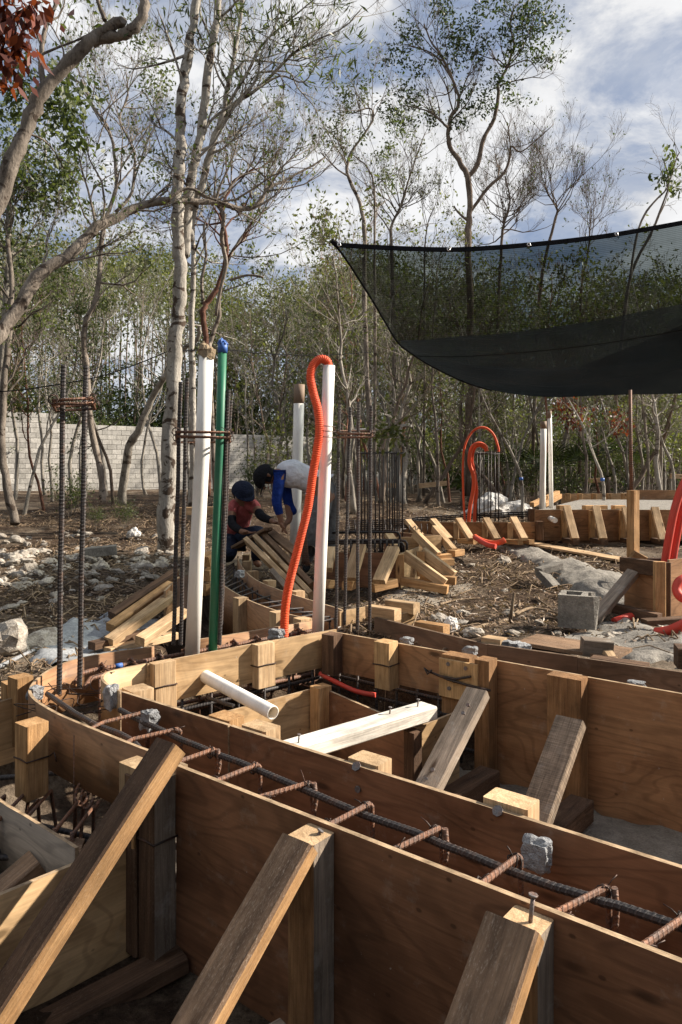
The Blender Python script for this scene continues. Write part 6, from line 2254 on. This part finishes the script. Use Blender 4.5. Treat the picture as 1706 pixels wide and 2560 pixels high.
def fingers(J, Eg, pre, palm_, direction, side, curl):
    d, s = Vector(direction).normalized(), Vector(side).normalized()
    n = d.cross(s)
    for i, (o, L) in enumerate(((-.030, .062), (-.010, .075), (.010, .080), (.029, .070))):
        b = palm_ + d * .035 + s * o
        ks = []
        p = b.copy()
        dd = d.copy()
        for j in range(3):
            key = f'{pre}f{i}{j}'
            J[key] = (p.copy(), .0095 - .001 * j)
            ks.append(key)
            dd = (dd + n * curl * .5).normalized()
            p = p + dd * L / 2.4
        Eg += [(pre + 'palm', ks[0])] + chain(*ks)
    b = palm_ - d * .01 - s * .04
    J[pre + 't0'] = (b, .011)
    J[pre + 't1'] = (b + d * .03 - s * .012 + n * .01, .010)
    J[pre + 't2'] = (b + d * .055 - s * .008 + n * .022, .009)
    Eg += [(pre + 'palm', pre + 't0')] + chain(pre + 't0', pre + 't1', pre + 't2')


def make_person(label, J, Eg, base, hands, clothing, head, face, cap_mat, brim_dir, head_up):
    t = thing('person', label, 'person', base)
    for pre, palm_, d, s, curl in hands:
        fingers(J, Eg, pre, palm_, d, s, curl)
    o = obj_of('body', skin_mesh('body', J, Eg, M['skin']), t)
    o.location = -Vector(base)
    for nm, jj, ee, mt in clothing:
        c = obj_of(nm, skin_mesh(nm, jj, ee, M[mt]), t)
        c.location = -Vector(base)
    f = Vector(face).normalized()
    u = Vector(head_up)
    u = (u - f * u.dot(f)).normalized()
    s = f.cross(u)
    # nose, eyes, ears, mouth
    mb = MB().tube([head + f * .085 + u * .025, head + f * .108 - u * .005, head + f * .112 - u * .018, head + f * .09 - u * .024], [.008, .012, .014, .008], 8)
    part('nose', mb, M['skin'], t)
    for k in (-1, 1):
        c = head + f * .086 + s * .032 * k + u * .022
        part('eye', MB().tube([c - f * .01, c + f * .004], [.011, .006], 8), M['black'], t)
        c = head + s * .088 * k - f * .005
        part('ear', MB().tube([c - u * .03, c + s * .012 * k, c + u * .03], [.010, .018, .010], 7), M['skin'], t)
    c = head + f * .088 - u * .050
    part('mouth', MB().tube([c - s * .025, c + f * .004, c + s * .025], [.004, .007, .004], 6), M['shirt_r'], t)
    # cap: dome, brim
    vs, fs = [], []
    nr, ns = 7, 20
    for i in range(nr):
        a = i / (nr - 1) * math.pi * .52
        for j in range(ns):
            b = 2 * math.pi * j / ns
            rr = .118 * math.sin(a) * (1 + .03 * math.sin(3 * b))
            vs.append(head + u * (.118 * math.cos(a) + .012) + (f * math.cos(b) * 1.08 + s * math.sin(b)) * rr)
    for i in range(nr - 1):
        for j in range(ns):
            fs.append([i * ns + j, i * ns + (j + 1) % ns, (i + 1) * ns + (j + 1) % ns, (i + 1) * ns + j])
    cp_ = part('cap', MB().add(vs, fs, None, 0, True), M[cap_mat], t)
    bd = Vector(brim_dir)
    bd = (bd - u * bd.dot(u)).normalized()
    bs = bd.cross(u)
    vs, fs = [], []
    for i in range(9):
        a = (i - 4) / 4 * 1.15
        r0 = bd * math.cos(a) + bs * math.sin(a)
        q_ = head + u * .014
        vs += [q_ + r0 * .112, q_ + r0 * .112 + bd * .07 * math.cos(a) - u * .014, q_ + r0 * .112 - u * .007, q_ + r0 * .112 + bd * .07 * math.cos(a) - u * .02]
    for i in range(8):
        a, b = i * 4, i * 4 + 4
        fs += [[a, b, b + 1, a + 1], [a + 2, a + 3, b + 3, b + 2], [a + 1, b + 1, b + 3, a + 3]]
    part('brim', MB().add(vs, fs, None, 0, True), M[cap_mat], cp_)
    # hair under the cap
    vs = []
    for i in range(3):
        for j in range(ns):
            b = 2 * math.pi * j / ns
            k = 1.0 if math.cos(b) < .35 else .9
            vs.append(head + u * (.02 - .035 * i) + (f * math.cos(b) * 1.02 + s * math.sin(b)) * (.104 - .006 * i) * k)
    fs = [[i * ns + j, i * ns + (j + 1) % ns, (i + 1) * ns + (j + 1) % ns, (i + 1) * ns + j] for i in range(2) for j in range(ns) if not (j < 4 or j > 16)]
    part('hair', MB().add(vs, fs, None, 0, True), M['black'], t)
    return t


# stooping worker
d = 7.2
J = dict(pelvis=(P(815, 1220, 7.25), .13), spine=(P(777, 1190, 7.2), .115), chest=(P(735, 1184, 7.15), .105), upper=(P(704, 1186, 7.12), .075), neck=(P(690, 1188, 7.1), .055), head=(P(672, 1193, 7.08), .088),
         crown=(P(655, 1190, 7.07), .07),
         nsh=(P(699, 1197, 6.98), .042), nel=(P(691, 1255, 6.95), .044), nwr=(P(703, 1300, 6.95), .030), npalm=(P(706, 1312, 6.95), (.034, .018)),
         fsh=(P(712, 1198, 7.28), .042), fel=(P(722, 1262, 7.2), .044), fwr=(P(725, 1300, 7.08), .030), fpalm=(P(716, 1308, 7.05), (.034, .018)),
         nhip=(P(812, 1240, 7.1), .095), nkn=(P(786, 1325, 7.05), .062), nan=(P(765, 1416, 7.15), .042), nto=(P(748, 1424, 7.0), .038),
         fhip=(P(820, 1240, 7.4), .095), fkn=(P(824, 1328, 7.36), .062), fan=(P(818, 1420, 7.45), .042), fto=(P(800, 1428, 7.3), .038))
Eg = chain('pelvis', 'spine', 'chest', 'upper', 'neck', 'head', 'crown') + chain('upper', 'nsh', 'nel', 'nwr', 'npalm') + chain('upper', 'fsh', 'fel', 'fwr', 'fpalm') + \
    chain('pelvis', 'nhip', 'nkn', 'nan', 'nto') + chain('pelvis', 'fhip', 'fkn', 'fan', 'fto')


def sub(J, keys, grow_=1.12, add=.012):
    return {k: (J[k][0], J[k][1] * grow_ + add) for k in keys}


shirt = sub(J, ('spine', 'chest', 'upper'))
shirt['upper'] = (J['upper'][0], .138)
shirt['chest'] = (J['chest'][0], .160)
shirt['hem'] = (P(795, 1206, 7.22), .150)
shirt['collar'] = (P(694, 1188, 7.1), .072)
belt = {'a': (P(783, 1196, 7.2), .158), 'b': (P(796, 1207, 7.22), .162), 'c': (P(804, 1214, 7.23), .160)}
sl_n = sub(J, ('nsh', 'nel'), 1.12, .024)
sl_n['cuff'] = (P(701, 1292, 6.95), .038)
sl_n['nsh'] = (J['nsh'][0], .060)
sl_n['nel'] = (J['nel'][0], .050)
sl_n['cap_'] = (J['nsh'][0].lerp(J['upper'][0], .25) + Vector((0, 0, .02)), .058)
sl_f = sub(J, ('fsh', 'fel'), 1.12, .024)
sl_f['fsh'] = (J['fsh'][0], .060)
sl_f['fel'] = (J['fel'][0], .050)
sl_f['cuff'] = (P(738, 1286, 7.14), .040)
tr_n = sub(J, ('nhip', 'nkn'), 1.1, .016)
tr_n['hem'] = (J['nan'][0] + Vector((0, 0, .03)), .062)
tr_n['waist'] = (P(806, 1220, 7.22), .140)
tr_f = sub(J, ('fhip', 'fkn'), 1.1, .016)
tr_f['hem'] = (J['fan'][0] + Vector((0, 0, .03)), .062)
tr_f['waist'] = (P(812, 1224, 7.28), .140)
boots = [('boot', {'a': (J[k + 'an'][0] + Vector((0, 0, .04)), .055), 'b': (J[k + 'an'][0] - Vector((0, 0, .02)), .055), 'c': (J[k + 'to'][0], .048)}, chain('a', 'b', 'c'), 'black') for k in ('n', 'f')]
make_person('stooping worker in white shirt with blue sleeves and dark cap, bent over the curved form', J, Eg, P(790, 1430, 7.2),
            [('n', J['npalm'][0], (.3, .0, -1), (0, 1, 0), .5), ('f', J['fpalm'][0], (-.6, 0, -.8), (0, 1, .2), .5)],
            [('shirt', shirt, chain('hem', 'spine', 'chest', 'upper', 'collar'), 'shirt_w'), ('belt', belt, chain('a', 'b', 'c'), 'black'),
             ('sleeve', sl_n, chain('cap_', 'nsh', 'nel', 'cuff'), 'shirt_b'), ('sleeve', sl_f, chain('fsh', 'fel', 'cuff'), 'shirt_b'),
             ('trouser_leg', tr_n, chain('waist', 'nhip', 'nkn', 'hem'), 'trouser'), ('trouser_leg', tr_f, chain('waist', 'fhip', 'fkn', 'hem'), 'trouser')] + boots,
            J['head'][0] + Vector((-.02, 0, 0)), (-.35, -.25, -1), 'black', (-.2, -.2, -1), (-1, -.1, .45))

# crouching worker
K = dict(pelvis=(P(585, 1345, 8.1), .13), spine=(P(592, 1310, 8.0), .115), chest=(P(603, 1275, 7.85), .12), upper=(P(607, 1258, 7.78), .09), neck=(P(607, 1246, 7.74), .052), head=(P(607, 1232, 7.68), .088), crown=(P(606, 1218, 7.68), .075),
         rsh=(P(634, 1262, 7.75), .058), rel=(P(655, 1292, 7.55), .042), rwr=(P(682, 1303, 7.35), .029), rpalm=(P(690, 1306, 7.30), (.034, .018)),
         lsh=(P(580, 1264, 7.75), .058), lel=(P(580, 1312, 7.6), .042), lwr=(P(606, 1330, 7.4), .029), lpalm=(P(616, 1330, 7.36), (.034, .018)),
         rhip=(P(602, 1350, 8.0), .09), rkn=(P(650, 1325, 7.65), .062), ran=(P(640, 1405, 7.85), .042), rto=(P(648, 1412, 7.7), .038),
         lhip=(P(572, 1350, 8.0), .09), lkn=(P(575, 1385, 7.6), .062), lan=(P(566, 1395, 8.05), .042), lto=(P(566, 1400, 8.2), .036))
Ek = chain('pelvis', 'spine', 'chest', 'upper', 'neck', 'head', 'crown') + chain('upper', 'rsh', 'rel', 'rwr', 'rpalm') + chain('upper', 'lsh', 'lel', 'lwr', 'lpalm') + \
    chain('pelvis', 'rhip', 'rkn', 'ran', 'rto') + chain('pelvis', 'lhip', 'lkn', 'lan', 'lto')
shirt = sub(K, ('pelvis', 'spine', 'chest', 'upper'))
shirt['collar'] = (P(607, 1250, 7.75), .068)
shl = {'a': (K['upper'][0], .085), 'b': (K['rsh'][0], .078), 'c': (K['rsh'][0].lerp(K['rel'][0], .55), .066)}
shl2 = {'a': (K['upper'][0], .085), 'b': (K['lsh'][0], .078), 'c': (K['lsh'][0].lerp(K['lel'][0], .55), .066)}
sv1 = {'a': (K['rsh'][0].lerp(K['rel'][0], .5), .054), 'b': (K['rel'][0], .050), 'c': (K['rwr'][0], .036)}
sv2 = {'a': (K['lsh'][0].lerp(K['lel'][0], .5), .054), 'b': (K['lel'][0], .050), 'c': (K['lwr'][0], .036)}
tr1 = sub(K, ('rhip', 'rkn', 'ran'), 1.1, .014)
tr1['w'] = (K['pelvis'][0], .145)
tr2 = sub(K, ('lhip', 'lkn', 'lan'), 1.1, .014)
tr2['w'] = (K['pelvis'][0], .145)
make_person('crouching worker in red shirt, black arm sleeves and dark blue cap', K, Ek, P(600, 1412, 7.9),
            [('r', K['rpalm'][0], (.8, -.4, -.3), (.3, .8, 0), .5), ('l', K['lpalm'][0], (.9, -.3, -.2), (.3, .8, 0), .5)],
            [('shirt', shirt, chain('pelvis', 'spine', 'chest', 'upper', 'collar'), 'shirt_r'), ('shirt_sleeve', shl, chain('a', 'b', 'c'), 'shirt_r'), ('shirt_sleeve', shl2, chain('a', 'b', 'c'), 'shirt_r'),
             ('arm_sleeve', sv1, chain('a', 'b', 'c'), 'black'), ('arm_sleeve', sv2, chain('a', 'b', 'c'), 'black'),
             ('trouser_leg', tr1, chain('w', 'rhip', 'rkn', 'ran'), 'navy'), ('trouser_leg', tr2, chain('w', 'lhip', 'lkn', 'lan'), 'navy')],
            K['head'][0], (.45, -.75, -.45), 'navy', (.5, -.8, -.1), (.1, -.35, 1))
p = P(648, 1320, 7.2)
solo('wood_board', MB().beam(P(588, 1368, 7.5), P(672, 1322, 7.1), .10, .03), M['sawn'], 'brown board end held between the two workers', 'board', p)
p = P(616, 1312, 8.3)
solo('bucket', MB().tube([p, p + Vector((0, 0, .06)), p + Vector((0, 0, .10))], [.05, .055, .055], 16), M['pvc'], 'small white bucket behind the crouching worker hands', 'bucket', p)
mb = MB()
bn = thing('wire_bundle', 'bundle of thin rusty tie wires hanging below the stooping worker', 'wire', P(765, 1400, 6.9))
for k in range(14):
    x = 754 + k * 1.6
    part('wire', MB().tube(catmull([P(760 + k * .5, 1330, 6.92), P(757 + k * 1.0, 1375, 6.9), P(x, 1415 + random.uniform(-6, 4), 6.88)], 4), .003, 4), M['rust'], bn)
p0, p1 = P(775, 1378, 6.95), P(785, 1376, 7.4)
solo('pipe_piece', MB().tube([p0, p1], .055, 18, cap=False), M['tape'], 'open brown pipe mouth behind the orange hose', 'pipe', p0)


# ---------------------------------------------------------------- litter on the soil
def litter():
    r = np.random.default_rng(31)
    x = r.uniform(-9, 10, 150000)
    y = 3.4 + 14 * r.uniform(0, 1, 150000) ** 1.5
    z = gh(x, y)
    ok = (z > .27) & (poly_sd(PIT1, x, y) > .05) & (poly_sd(PIT2, x, y) > .05) & (np.abs(x / y) < .56)
    slabs = (vnoise(x * .8, y * .8, 40) > .33)
    ok &= slabs
    x, y, z = x[ok], y[ok], z[ok]
    n_ = min(len(x), 42000)
    pos = np.stack([x[:n_], y[:n_], z[:n_] + .008], 1)
    me = leaf_mesh('leaf_litter', pos, .045, M['litter'], 0, 71, .5)
    v = np.empty(len(me.vertices) * 3, np.float32)
    me.vertices.foreach_get('co', v)
    v = v.reshape(-1, 4, 3)
    v[:, :, 2] = v[:, :1, 2] + (v[:, :, 2] - v[:, :1, 2]) * .35
    me.vertices.foreach_set('co', v.ravel())
    o = obj_of('leaf_litter', me)
    tag(o, 'brown dead leaves scattered over the soil', 'leaf litter', None, 'stuff')
    # twigs and root chips
    mb = MB()
    k = 0
    for i in range(n_, min(len(x), n_ + 4200)):
        p = Vector((x[i], y[i], z[i] + .012))
        an = r.uniform(0, 6.28)
        L = float(r.lognormal(-2.1, .55))
        q_ = Vector((math.cos(an) * L, math.sin(an) * L, r.normal() * .02))
        m_ = p + q_ * .5 + Vector((r.normal() * .02, r.normal() * .02, .02 + abs(r.normal()) * .015))
        e_ = p + q_
        e_.z = gz(e_.x, e_.y) + .012
        rr = .003 + .004 * r.random()
        mb.tube([p, m_, e_], [rr, rr * 1.1, rr * .6], 4, cap=False)
    o = obj_of('twig_litter', mb.mesh('twig_litter', [M['stick']]))
    tag(o, 'twigs and root chips strewn over the soil', 'twigs', None, 'stuff')
    # shredded wood and root chips, thickest in the clearing
    nc = 20000
    cx_ = r.normal(1.3, 1.5, nc)
    cy_ = 4.3 + np.abs(r.normal(0, 2.2, nc))
    left = r.random(nc) < .30
    cx_ = np.where(left, r.uniform(-5, -1.2, nc), cx_)
    cy_ = np.where(left, r.uniform(4.6, 10, nc), cy_)
    cz_ = gh(cx_, cy_)
    okc = (cz_ > .3) & (poly_sd(PIT1, cx_, cy_) > .06) & (poly_sd(PIT2, cx_, cy_) > .06)
    me = leaf_mesh('wood_chips', np.stack([cx_, cy_, cz_ + .012], 1)[okc], .065, M['litter'], 0, 73, .16)
    v = np.empty(len(me.vertices) * 3, np.float32)
    me.vertices.foreach_get('co', v)
    v = v.reshape(-1, 4, 3)
    v[:, :, 2] = v[:, :1, 2] + np.abs(v[:, :, 2] - v[:, :1, 2]) * .4
    me.vertices.foreach_set('co', v.ravel())
    o = obj_of('wood_chips', me)
    tag(o, 'shredded bark and wood chips covering the clearing floor', 'wood chips', None, 'stuff')
    # gravel
    mb = MB()
    gx = r.uniform(-9, 10, 16000)
    gy = 3.4 + 13 * r.uniform(0, 1, 16000) ** 1.4
    gzv = gh(gx, gy)
    ok = (gzv > .2) & (np.abs(gx / gy) < .56)
    gx, gy, gzv = gx[ok], gy[ok], gzv[ok]
    for i in range(min(5200, len(gx))):
        s = .006 + .014 * r.random() ** 2
        vs = [(gx[i] + s * a * r.uniform(.6, 1.2), gy[i] + s * b * r.uniform(.6, 1.2), gzv[i] + s * c * r.uniform(.5, .9)) for a, b, c in ((1, 0, 0), (0, 1, 0), (-1, 0, 0), (0, -1, 0), (0, 0, 1), (0, 0, -1))]
        mb.add(vs, [[0, 1, 4], [1, 2, 4], [2, 3, 4], [3, 0, 4], [1, 0, 5], [2, 1, 5], [3, 2, 5], [0, 3, 5]])
    o = obj_of('gravel', mb.mesh('gravel', [M['lime']]))
    tag(o, 'small limestone chips scattered over the soil', 'gravel', None, 'stuff')


litter()
STK = [([(1165, 1590), (1210, 1572), (1255, 1560), (1290, 1540), (1300, 1515)], .016, 'crooked forked branch on the soil beyond the dark form'), ([(1290, 1545), (1330, 1530), (1390, 1540), (1420, 1545)], .012, 'bent stick on the soil left of the hollow block'),
       ([(1100, 1520), (1140, 1505), (1200, 1500)], .010, 'thin stick on the soil right of the box form'), ([(1340, 1500), (1370, 1520), (1410, 1555)], .009, 'thin root curving towards the hollow block'),
       ([(1230, 1430), (1290, 1440), (1340, 1425)], .009, 'pale stick on the soil below the mortar ridge'), ([(165, 1500), (230, 1510), (300, 1520)], .012, 'straight brown stick on the ground left of the leaning props'),
       ([(20, 1620), (60, 1580), (130, 1568)], .010, 'curved stick above the pale boulder'), ([(1270, 1560), (1278, 1520), (1282, 1495)], .014, 'upright broken stub in the soil of the clearing'),
       ([(1060, 1480), (1120, 1500), (1180, 1480)], .008, 'thin pale root in front of the splayed braces'), ([(140, 1400), (200, 1378), (240, 1372)], .014, 'pale log on the ground behind the rubble')]
for pts, r, lb in STK:
    w = catmull([Pg(a, b) + Vector((0, 0, r * .8 + random.uniform(0, .02))) for a, b in pts], 4)
    if 'upright' in lb:
        b0 = Pg(1275, 1560)
        w = [b0, b0 + Vector((.01, 0, .08)), b0 + Vector((.03, 0, .2))]
    solo('stick', MB().tube(w, [r * (1 - .5 * i / len(w)) for i in range(len(w))], 7), M['stick'], lb, 'stick', w[0])
